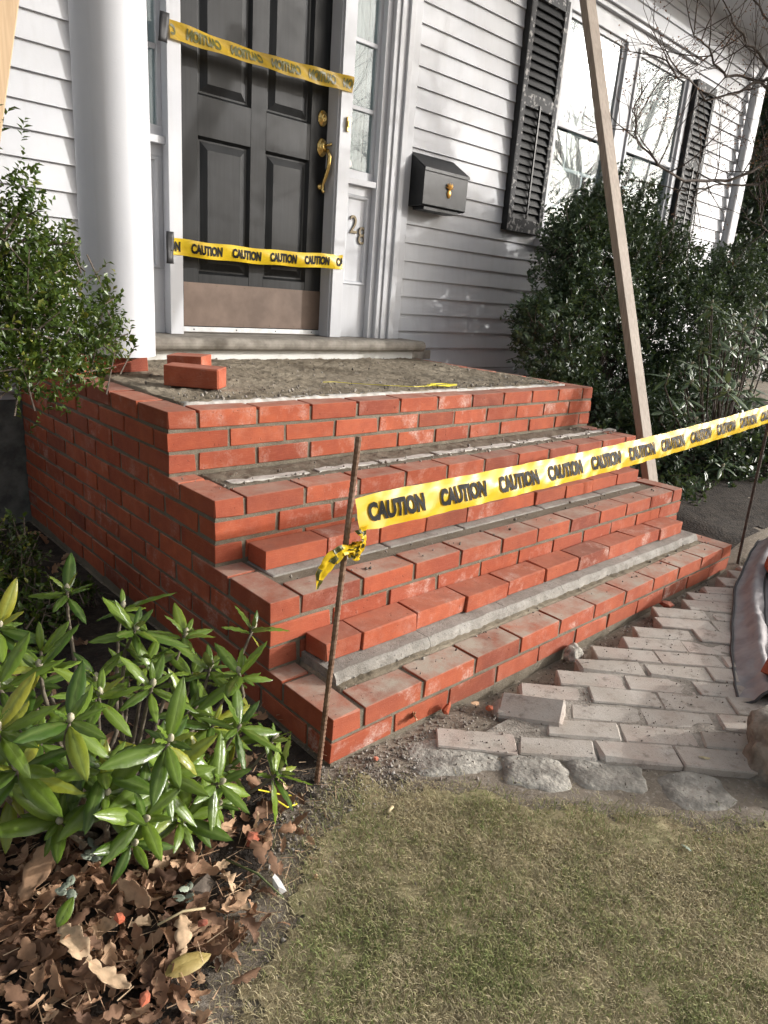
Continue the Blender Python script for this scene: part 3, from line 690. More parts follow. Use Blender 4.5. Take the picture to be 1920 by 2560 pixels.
numeral('8', 1.903, 1.380, .098, .056, 'dull brass house numeral eight on the white panel')

# --- mailbox
mx0, mx1, my0, my1 = 2.235, 2.620, 2.085, 2.228
bx = MB(); bx.prism_x([(my1, 1.652), (my1, 1.925), (my0+.004, 1.832), (my0+.004, 1.640), (my0+.02, 1.632), (my1, 1.632)][::-1], mx0, mx1)
mail = thing('mailbox', 'black metal wall mailbox with gold pineapple beside the door', 'mailbox')
bx.build('body', M['blackbox'], mail, .002)
ld = MB(); ld.prism_x([(my1+.004, 1.930), (my1+.004, 1.934), (my0-.004, 1.839), (my0-.004, 1.822), (my0-.0015, 1.822), (my0-.0015, 1.836)], mx0-.004, mx1+.004); ld.build('lid', M['blackbox'], mail)
pa = MB(); px, pz = 2.455, 1.722
pa.lathe((0, 0, 0), [(.002, -.026), (.010, -.022), (.0155, -.010), (.017, 0), (.0155, .011), (.010, .020), (.004, .023)], 14)
pa.v = [(px+a, my0+.002+b*.55, pz+c2) for a, b, c2 in pa.v]
for k, a in enumerate((-62, -40, -20, 0, 20, 40, 62, -30, 30)):
    L = .030+.016*math.cos(R_(a)); r0 = Vector((px, my0-.003, pz+.021)); d = Vector((math.sin(R_(a)), 0, math.cos(R_(a))))
    pa.tube([r0, r0+d*L*.5+Vector((0, -.003, 0)), r0+d*L+Vector((math.sin(R_(a))*.004, 0, -.004))], [.0028, .0042, .0006], 6)
pa.build('pineapple_emblem', M['gold'], mail)
mk = MB(); mk.box(mx0+.03, mx1-.05, 2.105, 2.20, 1.612, 1.6315); mk.build('newspaper_bracket', M['blackbox'], mail, .002)

# ------------------------------------------------------------------ caution tapes
TXT, TF = text_pts('CAUTION', .055)
def tape(name, Sfn, length, hgt, mt, mi, label, start, pitch=.2245, wlen=.172, th=.046, mirror=False, nu=140, nv=9):
    root = thing(name, label, 'caution tape'); vs, fs = grid_mesh(name, nu, nv, lambda u, v: Sfn(u*length, (v-.5)*hgt, 0)); m = MB(); m.add(vs, fs)
    m.build('ribbon', mt, root, 0, True)
    x = start; k = 0
    while x < length:
        lv = []; keep = []
        for a, b in TXT:
            if mirror: a, b = 1-a, b
            lv.append((x+a*wlen, (b-.5)*th))
        # drop faces off the ends of the ribbon
        fs = [f for f in TF if all(.002 < lv[i][0] < length-.002 for i in f)]
        if fs:
            q = MB(); q.add([Sfn(min(max(a, 0), length), b, -.0009) for a, b in lv], fs); q.build('lettering', mi, root)
        x += pitch
    return root
def S_low(u, v, off):
    t = u/1.055; x = .688+u; z = 1.254+.016*t-.010*math.sin(math.pi*t); b = 1-(v/.038)**2
    return (x, 2.1965+off*3-.012*math.sin(math.pi*t)**.5*b*.6+.004*math.sin(u*31+v*40), z+v+.002*math.sin(u*23))
tape('caution_tape', S_low, 1.055, .076, M['tape'], M['ink'], 'lower yellow caution tape stretched across the black door', -.118)
def S_up(u, v, off):
    t = u/1.05; x = .700+u; z = 2.145+.018*t; tw = .45*math.sin(math.pi*min(1, t*1.3))
    return (x, 2.192+off*3+math.sin(tw)*v*.8+.006*math.sin(u*27+v*60), z+v*math.cos(tw)-.012*math.sin(math.pi*t))
tape('caution_tape', S_up, 1.048, .074, M['tapeback'], M['inkback'], 'upper yellow caution tape with reversed lettering across the black door', -.143, mirror=True)
A_, B_ = Vector((.004, -.034, .662)), Vector((2.410, -.012, .742))
def S_long(u, v, off):
    L = 2.410; t = u/L; p = A_.lerp(B_, t); g = min(1, u/.05)
    tilt = .28+.10*math.sin(t*5); vv = v*(.85+.15*g); b = 1-(v/.04)**2
    y = p.y+math.sin(tilt)*vv-.006*b*min(1, t*12)+.0016*math.sin(u*37+v*70)*g+.0010*math.sin(u*91-v*150)+off*3
    return (p.x, y, p.z+math.cos(tilt)*vv-.020*math.sin(math.pi*t))
lt = tape('caution_tape', S_long, 2.408, .078, M['tape'], M['ink'], 'long yellow caution tape strung between two rebar stakes before the steps', .030, nu=260, th=.043)
def ribbon(path, widths, seed, n=40):
    """thin crumpled film following a path; returns verts, faces"""
    r = random.Random(seed); P_ = [Vector(p) for p in path]; vs = []; ph = r.random()*6
    for i in range(n+1):
        f = i/n*(len(P_)-1); k = min(int(f), len(P_)-2); c = P_[k].lerp(P_[k+1], f-k); d = (P_[k+1]-P_[k]).normalized()
        w = widths[k]*(1-(f-k))+widths[k+1]*(f-k); up = Vector((.25*math.sin(ph+i*.31), -.9, .45*math.cos(ph+i*.23))).cross(d).normalized(); nn = d.cross(up)
        for m in range(6):
            s = m/2.5-1; vs.append(c+up*w*s+nn*(.0035*noise.noise(Vector((i*.35, m*.9, seed)))+w*.35*math.sin(m*2.2+i*.12+ph)*.5))
    return vs, [(6*i+m, 6*i+m+1, 6*i+7+m, 6*i+6+m) for i in range(n) for m in range(5)]
kn = MB(); c0 = Vector((.0, -.034, .585)); bl = MB()
loops = [([c0+Vector((.012*math.cos(a), .012*math.sin(a)-.002, .010*math.sin(a+k)+.007*k-.008)) for a in [i*2*math.pi/9+k for i in range(10)]], [.007+.003*math.sin(i*2+k) for i in range(10)]) for k in range(3)]
loops.append(([c0+Vector((.008, -.012, .050)), c0+Vector((.016, -.016, .026)), c0+Vector((.006, -.018, .004)), c0+Vector((-.008, -.014, -.010))], [.017, .008, .009, .006]))
loops.append(([c0+Vector((-.002, -.014, .004)), (-.030, -.058, .598), (-.056, -.060, .600), (-.080, -.056, .582), (-.097, -.050, .552), (-.105, -.046, .520)], [.007, .008, .013, .017, .016, .005]))
for k, (pt, wd) in enumerate(loops):
    vs, fs = ribbon(pt, wd, k+3); kn.add(vs, fs)
    for i, f in enumerate(fs):
        row, colm = i//5, i % 5
        if k >= 1 and (row//5) % 3 == (colm//2) % 3 and colm != 4:
            bl.add([Vector(vs[q])+Vector((0, -.0011, .0003)) for q in f], [(0, 1, 2, 3)])
kn.build('knot_and_tail', M['tape'], lt, 0, True); bl.build('knot_print', M['inkback'], lt)
wr = MB(); vs, fs = ribbon([(2.400, -.03, .715), (2.42, -.03, .745), (2.435, -.02, .77), (2.44, -.005, .74), (2.425, -.022, .70), (2.425, -.018, .64)], [.03, .02, .012, .014, .012, .008], 31); wr.add(vs, fs); wr.build('knot', M['tape'], lt, 0, True)
for (a, b, c, d, ty, lab) in ((.652, .694, 2.085, 2.20, .10, 'short black tape strip holding the upper caution tape on the casing'), (.668, .704, 1.175, 1.318, .02, 'short black tape strip holding the lower caution tape on the casing')):
    q = MB(); n = 6
    vs, fs = grid_mesh('t', 4, n, lambda u, v: (a+(b-a)*u+ty*(v-.5)*.12, 2.1905-.003*math.sin(v*6+u*3)-(.0015 if u else 0), c+(d-c)*v)); q.add(vs, fs)
    o = q.build('tape_strip', M['ductape'], None, 0, True); so = o.modifiers.new('s', 'SOLIDIFY'); so.thickness = .0012; tag(o, lab, 'tape')

# --- rebar stakes
def rebar(p0, p1, label, mt=None):
    p0, p1 = Vector(p0), Vector(p1); m = MB(); n = 150; pts = [p0.lerp(p1, i/n) for i in range(n+1)]
    m.tube(pts, [.0062+(.0011 if i % 2 else 0) for i in range(n+1)], 9); o = m.build('rebar_stake', mt or M['rust'], None, 0, False); return tag(o, label, 'rebar stake', 'rebar stakes')
rebar((-.060, -.020, -.06), (.006, -.020, .828), 'rusty ribbed rebar stake standing at the lower left corner of the steps')
rebar((2.480, 0, -.05), (2.420, -.004, .80), 'dark rebar stake at the right end of the long caution tape', M['bark2'])
#PART2
# ------------------------------------------------------------------ brick path, edging stones, tarp
path = bpy.data.objects.new('brick_path', None); COL.objects.link(path); tag(path, 'path of worn pale bricks laid diagonally up to the steps', kind='structure')
pv = [cbox(.208, .0875, .05, .0035, .0035, 50+i) for i in range(10)]
for m in pv: m.materials.append(M['paver'])
q7 = .70711; zpav = lambda x: .004+.018*x
bed = MB()
M['sand'] = simple('joint_sand', (.20,.175,.145), (.40,.36,.31), 20, .95, .9, 160, .005)
def inframe(x, y): return -1.2 < y < .02 and x < 3.0
for i in range(27):
    s_ = .155+i*.0896; x_start = s_/q7+.065+random.uniform(-.012, .03)*(1 if i % 2 else -.4)
    t0 = q7*(x_start+.065)+random.uniform(-.02, .05)
    if i == 1: t0 += .215
    for k in range(7):
        t = t0+.1015+k*.212; x = q7*(s_+t); y = q7*(s_-t)
        if not inframe(x, y) or y < -1.05: continue
        o = link('paver', random.choice(pv), None, path); o.location = (x, y, zpav(x)-.05+random.uniform(-.003, .003))
        o.rotation_euler = (random.uniform(-.012, .012), random.uniform(-.008, .008), -math.pi/4+random.uniform(-.012, .012)+(math.pi if random.random() < .5 else 0))
bv, bf = grid_mesh('b', 80, 40, lambda u, v: (.40+2.4*u, -1.2+(1.06-.05*math.sin(u*90)*0)*v, 0))
bv = [(x, y, zpav(x)-.0038+.0022*noise.noise(Vector((x*25, y*25, 7))) - (.05 if (x+y) < .19 else 0)) for x, y, z in bv]
bd = MB(); bd.add(bv, bf); bd.build('path_bedding', M['sand'], path, 0, True)
lb = link('loose_paver', cbox(.18, .088, .055, .006, .004, 91), M['paver']); lb.location = (.612, -.160, -.018); lb.rotation_euler = (R_(24), R_(-8), R_(-62))
tag(lb, 'pale worn brick tipped out of line at the near corner of the path', 'brick')
def stone(name, c, r, seed, label, m, rz=0, grp=None, box=5.0, amp=.13, cat='stone', sub=4):
    b = bmesh.new(); bmesh.ops.create_icosphere(b, subdivisions=sub, radius=1)
    for v in b.verts:
        d = v.co.normalized(); k = (abs(d.x)**box+abs(d.y)**box+abs(d.z)**box)**(-1/box)
        n_ = 1+amp*noise.fractal(d*1.6+Vector((seed*3.1, 0, 0)), 1, 2, 4)+amp*.35*noise.noise(d*6+Vector((seed, 5, 0)))+amp*.22*noise.noise(d*15+Vector((seed, 9, 0)))
        v.co = Vector((d.x*r[0], d.y*r[1], d.z*r[2]))*k*n_
    me = bpy.data.meshes.new(name); b.to_mesh(me); b.free(); me.polygons.foreach_set('use_smooth', [True]*len(me.polygons))
    o = link(name, me, m, None, c); o.rotation_euler = (0, 0, R_(rz)); return tag(o, label, cat, grp)
eg = 'granite edging stones'
stone('edging_stone', (.285, -.150, -.034), (.130, .080, .040), 1, 'half buried pale edging stone nearest the lower left of the steps', M['granite'], -30, eg)
stone('edging_stone', (.405, -.318, -.031), (.088, .076, .040), 2, 'squarish pale edging stone, second from the steps', M['granite'], -42, eg)
stone('edging_stone', (.545, -.440, -.032), (.105, .066, .040), 3, 'long grey edging stone, third from the steps', M['granite'], -45, eg)
stone('edging_stone', (.672, -.612, -.033), (.095, .074, .040), 4, 'grey edging stone nearest the upright stone at the right edge', M['granite'], -36, eg)
stone('upright_stone', (.965, -.735, .050), (.13, .10, .095), 5, 'large rough tan stone standing at the right edge by the lawn', simple('tan_fieldstone', (.15,.13,.105), (.33,.30,.255), 22, .95, .9, 50, .008), 20, None, 3.0, .30)
stone('small_stone', (1.01, -.035, .015), (.038, .026, .024), 6, 'small pale stone lying between the bottom step and the path', M['granite'], 10, None, 2.6, .3)
stone('small_stone', (.56, -.085, -.01), (.04, .025, .02), 7, 'small grey stone beside the tipped brick', M['granite'], 40, None, 2.4)
# tarp
Lp = [Vector(p) for p in ((1.145, -.520, .03), (1.30, -.445, .034), (1.52, -.350, .04), (1.78, -.245, .05), (2.06, -.150, .08), (2.34, -.085, .13), (2.50, -.06, .15))]
def lp(v):
    f = v*(len(Lp)-1); i = min(int(f), len(Lp)-2); return Lp[i].lerp(Lp[i+1], f-i)
def tarpS(u, v):
    p = lp(v); d = Vector((.62, -.78, 0)); x = u*.95
    h = .012+.075*(1-math.exp(-(x/.12)**1.3))*(.4+.9*v)
    h += .028*math.exp(-((x-.075-.01*math.sin(v*7))/.022)**2)                 # folded flap
    h -= .022*math.exp(-((x-.125)/.02)**2)
    h += .022*noise.fractal(Vector((x*8, v*7, 2)), .9, 2, 5)*min(1, x/.05)+.012*abs(noise.noise(Vector((x*16+v*5, v*14-x*9, 5))))*min(1, x/.08)
    h += .02*abs(noise.noise(Vector((x*5+v*9, v*3-x*4, 11))))*min(1, x/.1)
    q = p+d*x+Vector((.012*noise.noise(Vector((v*9, 0, 0))), .012*noise.noise(Vector((v*9, 4, 0))), 0)); q.z = p.z-.02+h; return q
tarp = thing('tarp', 'crumpled grey woven tarp with dark hem draped over a pile beside the path', 'tarp', (0, 0, 0))
vs, fs = grid_mesh('t', 90, 110, tarpS); t_ = MB(); t_.add(vs, fs); to = t_.build('sheet', M['tarp'], tarp, 0, True); so = to.modifiers.new('s', 'SOLIDIFY'); so.thickness = .002
hm = MB(); hm.tube([tarpS(0, v/60)+Vector((0, 0, .002)) for v in range(61)], .0045, 6); hm.build('hem', M['tarphem'], tarp, 0, True)
hm = MB(); hm.tube([tarpS(.120+.01*math.sin(v/9), v/60)+Vector((0, 0, .002)) for v in range(61)], .004, 6); hm.build('fold_hem', M['tarphem'], tarp, 0, True)
hm = MB(); hm.tube([tarpS(u/60, 0)+Vector((0, 0, .002)) for u in range(61)], .0045, 6); hm.build('hem', M['tarphem'], tarp, 0, True)
b = brick(-.1, .1, -.046, .046, 0, None, .1, .1, 'loose_brick'); b.location = (2.13, -.285, .125); b.rotation_euler = (.1, 0, R_(30)); tag(b, 'red brick lying on the far side of the tarp at the right edge', 'brick')
b = brick(-.1, .1, -.046, .046, 0, None, .1, .1, 'loose_brick'); b.location = (1.285, -.625, .085); b.rotation_euler = (.5, .3, R_(60)); tag(b, 'red brick lying on the near side of the tarp at the right edge', 'brick')

# ------------------------------------------------------------------ vegetation
def unit(a): return a/np.maximum(np.linalg.norm(a, axis=-1, keepdims=True), 1e-9)
def leaf_arrays(Pb, D, N, L, Wd, fold=.25, droop=.1):
    D = unit(D); B = unit(np.cross(D, N)); N = np.cross(B, D); L = L[:, None]; Wd = Wd[:, None]
    v0 = Pb; v1 = Pb+D*L*.45+B*Wd*.5+N*Wd*fold; v2 = Pb+D*L-N*L*droop; v3 = Pb+D*L*.45-B*Wd*.5+N*Wd*fold
    V = np.stack([v0, v1, v2, v3], 1).reshape(-1, 3); n = len(Pb); i = np.arange(n)[:, None]*4
    F = np.concatenate([i+np.array([0, 1, 2]), i+np.array([0, 2, 3])], 1).reshape(-1, 3); return V, F
def lump(d, seed, f=2.4, a=.28):
    return np.array([1+a*noise.fractal(Vector(tuple(x*f))+Vector((seed, 0, 0)), 1, 2, 3) for x in d])
def shrub(name, label, base, blobs, ntwig, lpt, ll, lw, mat, bark, group=None, twig=.12, seed=1, cat='shrub', lean=(0, 0, .5), inner=.45, stems=26, brad=.014, openness=.0):
    root = thing(name, label, cat, base, group); base = np.array(base, float)
    vol = np.array([b[3]*b[4]*b[5] for b in blobs])**.75; ch = rng.choice(len(blobs), ntwig, p=vol/vol.sum())
    bl = np.array(blobs)[ch]; d = unit(rng.normal(size=(ntwig, 3))); d[:, 2] = d[:, 2]*.9+.05; d = unit(d)
    r = (inner+(1-inner)*rng.random(ntwig)**.55)*lump(d+bl[:, :3]*1.3, seed)
    tip = bl[:, :3]+d*bl[:, 3:6]*r[:, None]
    if openness:
        keep = np.array([noise.noise(Vector(tuple(p*3.2))+Vector((seed, 1, 1))) > -.5+openness for p in tip]); tip = tip[keep]; d = d[keep]
    n = len(tip); td = unit(d*.7+np.array(lean)+rng.normal(size=(n, 3))*.45); tl = twig*rng.uniform(.5, 1.3, n)
    start = tip-td*tl[:, None]
    k = np.arange(lpt)/max(1, lpt-1); pos = (start[:, None]+(tip-start)[:, None]*(k[None, :, None]*.95+.05)).reshape(-1, 3)
    tdr = np.repeat(td, lpt, 0); ra = unit(np.cross(tdr, rng.normal(size=tdr.shape))); ld = unit(tdr*.75+ra); nn = unit(np.cross(ld, np.cross(tdr, ld))+rng.normal(size=ld.shape)*.25+np.array([0, 0, .5]))
    m = len(pos); V, F = leaf_arrays(pos, ld, nn, ll*rng.uniform(.65, 1.2, m), lw*rng.uniform(.7, 1.2, m))
    tint = np.repeat(np.clip(np.repeat(rng.random(n), lpt)*.72+rng.random(m)*.28, 0, .995), 4)
    V = V-base; o = link('foliage', np_mesh('foliage', V, F, False, tint), mat, root); tag(o, kind='stuff')
    tw = MB()
    for i in rng.choice(n, min(n, 420), False): tw.tube([start[i]-base-td[i]*twig*.6, (start[i]+tip[i])/2-base, tip[i]-base], [.0028, .002, .001], 4, False)
    tag(tw.build('twigs', bark, root), kind='stuff')
    sb = MB()
    for i in rng.choice(n, stems, False):
        e_ = start[i]-base; mid = e_*np.array([.45, .45, .6])+rng.normal(size=3)*.03; sb.tube([rng.normal(size=3)*np.array([.04, .04, 0]), mid*.6+rng.normal(size=3)*.015, mid*1.15, e_], [brad, brad*.75, brad*.5, brad*.2], 6)
    tag(sb.build('branches', bark, root, 0, True)); return root
shrub('boxwood_shrub', 'dense green boxwood overhanging the left side of the platform', (-1.05, 1.15, 0),
      [(-.60, 1.00, 1.24, .26, .26, .36), (-.40, 1.00, 1.22, .18, .2, .27), (-.36, 1.02, 1.08, .19, .2, .25), (-.25, 1.10, .98, .17, .2, .21), (-.10, 1.14, .92, .14, .14, .15), (-.35, .95, .86, .20, .15, .12), (-.02, 1.20, .99, .07, .08, .15), (-.66, .80, .95, .2, .25, .25), (-.17, 1.18, 1.14, .10, .1, .13), (-1.0, 1.0, .9, .4, .4, .5)],
      3600, 9, .022, .012, M['boxleaf'], M['bark'], twig=.085, seed=3, lean=(.2, 0, .5), inner=.25, openness=.05)
shrub('boxwood_shrub', 'low bright green boxwood growing behind the rhododendron at the left edge', (-.40, 1.15, 0),
      [(-.42, 1.18, .20, .15, .16, .18), (-.34, 1.00, .12, .11, .12, .12), (-.26, 1.36, .20, .05, .05, .07), (-.14, 1.20, .06, .05, .06, .06)], 460, 9, .022, .013, M['boxleaf'], M['bark'], twig=.06, seed=5, inner=.2, stems=10, brad=.006)
def back(bl, k): return [(-.94+(a+.94)*k, -1.1+(b+1.1)*k, 1.11+(c-1.11)*k, d*k, f*k*.85, g*k) for a, b, c, d, f, g in bl]
shrub('holly_shrub', 'big dark green holly bush in front of the double window', (3.75, 1.72, .25),
      back([(3.30, 1.50, 1.30, .48, .36, .50), (3.75, 1.55, 1.25, .60, .36, .55), (2.90, 1.45, .95, .40, .30, .36), (3.55, 1.60, 1.78, .22, .2, .26), (3.15, 1.55, 1.62, .2, .2, .22), (3.85, 1.55, .70, .65, .35, .38), (3.1, 1.5, .55, .45, .35, .25), (2.60, 1.45, 1.02, .16, .18, .2), (4.15, 1.5, 1.42, .42, .3, .40), (3.75, 1.55, 1.72, .30, .2, .28), (3.32, 1.55, 1.82, .21, .2, .26), (2.95, 1.5, 1.48, .28, .25, .30)], 1.06),
      6300, 9, .034, .021, M['hollyleaf'], M['bark2'], twig=.11, seed=8, inner=.4, stems=34, brad=.018, openness=.24)
shrub('holly_shrub', 'low dark holly growing at the far corner of the house', (5.3, 1.55, .25),
      [(4.65, 1.50, 1.12, .45, .3, .34), (5.25, 1.55, 1.36, .62, .35, .34), (5.7, 1.6, 1.5, .4, .35, .32), (4.9, 1.4, .75, .6, .35, .38), (4.3, 1.25, .55, .55, .3, .34), (3.6, 1.15, .42, .5, .25, .25)],
      3400, 9, .036, .022, M['hollyleaf'], M['bark2'], twig=.12, seed=9, inner=.35, stems=24, brad=.016, openness=.16)

shrub('ground_cover', 'low dark evergreen ground cover beside the right end of the steps', (3.3, .75, .1),
      [(2.95, 1.05, .28, .35, .25, .20), (3.35, .85, .26, .40, .25, .20), (3.75, .62, .26, .40, .22, .22), (3.1, .62, .16, .30, .18, .10), (4.2, .5, .3, .4, .2, .25)], 1100, 8, .045, .022, M['hollyleaf'], M['bark2'], twig=.10, seed=29, inner=.2, stems=20, brad=.006, openness=.1)
# rhododendron leaves
def rhod_leaf(seed, L=.085, Wd=.026, narrow=1.):
    r = random.Random(seed); nl = 8; cr = (-1, -.5, -.05, .05, .5, 1); bend = r.uniform(.1, .8); vs = []; wave = r.uniform(-.1, .1)
    for i in range(nl+1):
        t = i/nl; w = Wd*.5*narrow*(math.sin(math.pi*min(1, t**.85*.98+.02))**.75 if 0 < t < 1 else .04)
        if t == 0: w = Wd*.05
        x = L*t*(1-.12*bend*t); zc = -bend*L*.45*t*t
        for c in cr: vs.append((x, w*c+wave*L*t*t*.5, zc+abs(c)*w*.42-(abs(c)**3)*w*.62+(.0013*math.sin(t*24+c*3))*(abs(c) > .3)))
    pet = len(vs); fs = [(i*6+k, (i+1)*6+k, (i+1)*6+k+1, i*6+k+1) for i in range(nl) for k in range(5)]
    me = bpy.data.meshes.new('leaf'); me.from_pydata(vs, [], fs); me.update(); a_ = me.attributes.new('rib', 'FLOAT', 'POINT'); a_.data.foreach_set('value', [0, 0, 1, 1, 0, 0]*(nl+1)); me.polygons.foreach_set('use_smooth', [True]*len(me.polygons)); return me
def make_rhod(name, label, base, whorls, L, mat, stem_m, seed, nleaf=(7, 10), group=None, droop=0.0):
    r = random.Random(seed); root = thing(name, label, 'shrub', base, group); B = Vector(base)
    meshes = [rhod_leaf(seed+i, L*k, L*.275*k) for i, k in enumerate((1, 1, 1.12, .85, .7, .95, .55))]
    for m in meshes: m.materials.append(mat)
    bud_me = None
    for wi, (c, ax) in enumerate(whorls):
        c = Vector(c)-B; ax = Vector(ax).normalized(); u = ax.orthogonal().normalized(); w = ax.cross(u)
        n = r.randint(*nleaf); ph = r.random()*6.28
        for k in range(n):
            a = ph+k*2.39996+r.uniform(-.25, .25); lev = k/n; el_ = R_(62-85*lev+r.uniform(-14, 14)-droop)
            X = ((u*math.cos(a)+w*math.sin(a))*math.cos(el_)+ax*math.sin(el_)).normalized()
            Z = (ax*math.cos(el_)-(u*math.cos(a)+w*math.sin(a))*math.sin(el_)+Vector((r.uniform(-.3,.3), r.uniform(-.3,.3), .25))).normalized()
            Y = Z.cross(X).normalized(); Z = X.cross(Y)
            o = link('leaf', meshes[r.randrange(len(meshes))] if lev > .15 else meshes[6], None, root); s = r.uniform(.8, 1.2)
            o.matrix_local = Matrix.Translation(c-ax*.012*lev*1.5+X*.004) @ Matrix((X, Y, Z)).transposed().to_4x4() @ Matrix.Scale(s, 4)
        if r.random() < .8:
            bd = MB(); bd.lathe((0, 0, 0), [(.001, -.004), (.0055, .0), (.0072, .007), (.0055, .014), (.001, .020)], 10); o = bd.build('bud', M['bud'], root, 0, True)
            q = ax.to_track_quat('Z', 'Y'); o.matrix_local = Matrix.Translation(c) @ q.to_matrix().to_4x4() @ Matrix.Scale(L/.105, 4)
        st = MB(); p0 = Vector((r.uniform(-.03, .03), r.uniform(-.03, .03), 0)); mid = Vector((c.x*.55, c.y*.55, c.z*.35+.02)); 
        pts = [p0, p0.lerp(mid, .6)+Vector((r.uniform(-.02,.02), r.uniform(-.02,.02), 0)), mid, mid.lerp(c-ax*.09, .6), c-ax*.06, c]
        st.tube(pts, [.0075, .0065, .005, .0042, .0036, .0032], 7); st.build('stem', stem_m, root, 0, True)
    return root
wh = [((-.466,.367,.45),(0,-.1,1)), ((-.38,.283,.42),(.15,-.1,1)), ((-.276,.2,.36),(.3,-.1,1)), ((-.095,.205,.32),(.5,.1,.8)), ((-.619,.059,.46),(-.1,-.2,1)), ((-.690,.040,.46),(-.3,0,1)),
      ((-.652,-.184,.50),(0,-.45,.9)), ((-.451,-.014,.40),(.1,-.3,1)), ((-.283,.075,.34),(.3,0,1)), ((-.526,-.234,.44),(.1,-.4,.9)), ((-.325,-.113,.32),(.3,-.3,.8)),
      ((-.60,-.16,.38),(-.1,-.3,1)), ((-.715,-.139,.42),(-.2,-.3,1)), ((-.560,-.215,.30),(.1,-.8,.6)), ((-.406,-.178,.27),(.3,-.6,.6)), ((-.235,-.115,.17),(.7,-.3,.5)),
      ((-.441,-.13,.20),(.2,-.5,.8)), ((-.735,-.145,.50),(-.2,-.2,1)), ((-.215,-.065,.21),(.7,0,.6)), ((-.549,-.02,.42),(0,-.2,1)), ((-.745,-.08,.40),(-.2,-.4,.9)), ((-.612,-.08,.32),(-.1,-.4,.9)), ((-.36,.02,.30),(.2,-.3,1)), ((-.5,.13,.36),(0,-.2,1)), ((-.66,.12,.33),(-.2,-.2,1))]
wh_more = [((-.57,.22,.40),(-.1,-.1,1)), ((-.40,.12,.37),(.1,-.2,1)), ((-.33,-.02,.27),(.3,-.3,.9)), ((-.50,-.17,.33),(.1,-.5,.9)), ((-.66,-.06,.40),(-.1,-.4,1)), ((-.48,-.10,.26),(.1,-.5,.8)), ((-.38,-.08,.22),(.3,-.5,.7)), ((-.70,-.02,.30),(-.2,-.4,.8)), ((-.56,-.08,.30),(0,-.4,.9)), ((-.30,-.02,.15),(.5,-.4,.6)), ((-.64,.30,.35),(-.2,0,1)), ((-.20,.12,.25),(.5,-.1,.8)), ((-.78,.10,.40),(-.3,0,1)), ((-.60,-.17,.34),(-.1,-.6,.7)), ((-.50,-.16,.30),(.1,-.6,.7)), ((-.575,-.205,.255),(.0,-.7,.6)), ((-.47,-.165,.215),(.2,-.7,.6)), ((-.66,-.13,.29),(-.2,-.6,.7)), ((-.39,-.14,.19),(.3,-.6,.6))]
r6 = random.Random(15)
for k in range(9):
    x = r6.uniform(-.74, -.24); y = r6.uniform(.0, .32); z = .16+.26*r6.random()+.06*(y > .05)
    if x+.5*y > -.18: z *= .6
    wh_more.append(((x, y, z), (r6.uniform(-.3, .3), r6.uniform(-.7, 0), 1)))
make_rhod('rhododendron', 'glossy green rhododendron with pale buds in the lower left corner', (-.50, .12, .0), wh+wh_more, .089, M['rhodleaf'], M['rhodstem'], 11, (8, 12))
r2 = random.Random(4); wh2 = []
for k in range(66):
    u_ = r2.random(); z = .22+1.12*r2.random(); x = 3.15+1.25*u_+.25*(1.3-z); y = .78+.25*r2.uniform(-1, 1)+.2*(u_-.5)
    if z > .55+.95*u_**.6+.1: z *= .6
    wh2.append(((x, y, z), (r2.uniform(-.6, .3), r2.uniform(-.7, .1), .9)))
make_rhod('rhododendron', 'grey green rhododendron with long leaves at the right edge behind the tape', (4.05, .80, .1), wh2, .115, M['rhodleaf2'], M['bark2'], 12, (6, 8), droop=18)

# bare branching
def grow(mb_, p, d, L, rad, depth, r, spread=.55, up=.12, nseg=4, kids=(2, 3), tips=None, sides=5, taper=.72, thin=.0012):
    pts = [p]; rads = [rad]; q = p.copy(); dd = d.copy()
    for i in range(nseg):
        dd = (dd+Vector((r.gauss(0, .13), r.gauss(0, .13), r.gauss(0, .10)+up*.3))).normalized(); q = q+dd*L/nseg; pts.append(q.copy()); rads.append(max(thin, rad*(1-(1-taper)*(i+1)/nseg)))
    mb_.tube(pts, rads, sides if rad > .006 else 4, depth == 0)
    if depth == 0:
        if tips is not None: tips.append((q, dd))
        return
    for k in range(r.randint(*kids)):
        i = r.randint(max(1, nseg-2), nseg); a = r.uniform(.45, 1.)*spread*1.6; ax = Vector((r.gauss(0, 1), r.gauss(0, 1), r.gauss(0, 1))).cross(dd)
        if ax.length < 1e-3: continue
        nd = (Matrix.Rotation(a, 3, ax.normalized()) @ dd).normalized()
        grow(mb_, pts[i], nd, L*r.uniform(.55, .85), max(thin, rads[i]*r.uniform(.5, .72)), depth-1, r, spread, up, nseg, kids, tips, sides, taper, thin)
    grow(mb_, q, dd, L*.8, max(thin, rads[-1]*.85), depth-1, r, spread, up, nseg, kids, tips, sides, taper, thin)
def seed_heads(tips, r, root, frac=.5, s=.012):
    V = []; F = []; T = []
    for (q, dd) in tips:
        if r.random() > frac: continue
        for k in range(r.randint(4, 9)):
            p = np.array(q)+rng.normal(size=3)*np.array([.018, .018, .022]); D = rng.normal(size=(1, 3)); v, f = leaf_arrays(p[None], D, rng.normal(size=(1, 3)), np.array([s*r.uniform(.6, 1.4)]), np.array([s*.7]))
            F.append(f+len(V)*4); V.append(v); T += [r.random()]*4
    if V: tag(link('seed_heads', np_mesh('s', np.concatenate(V), np.concatenate(F), False, T), M['deadleaf'], root), kind='stuff')
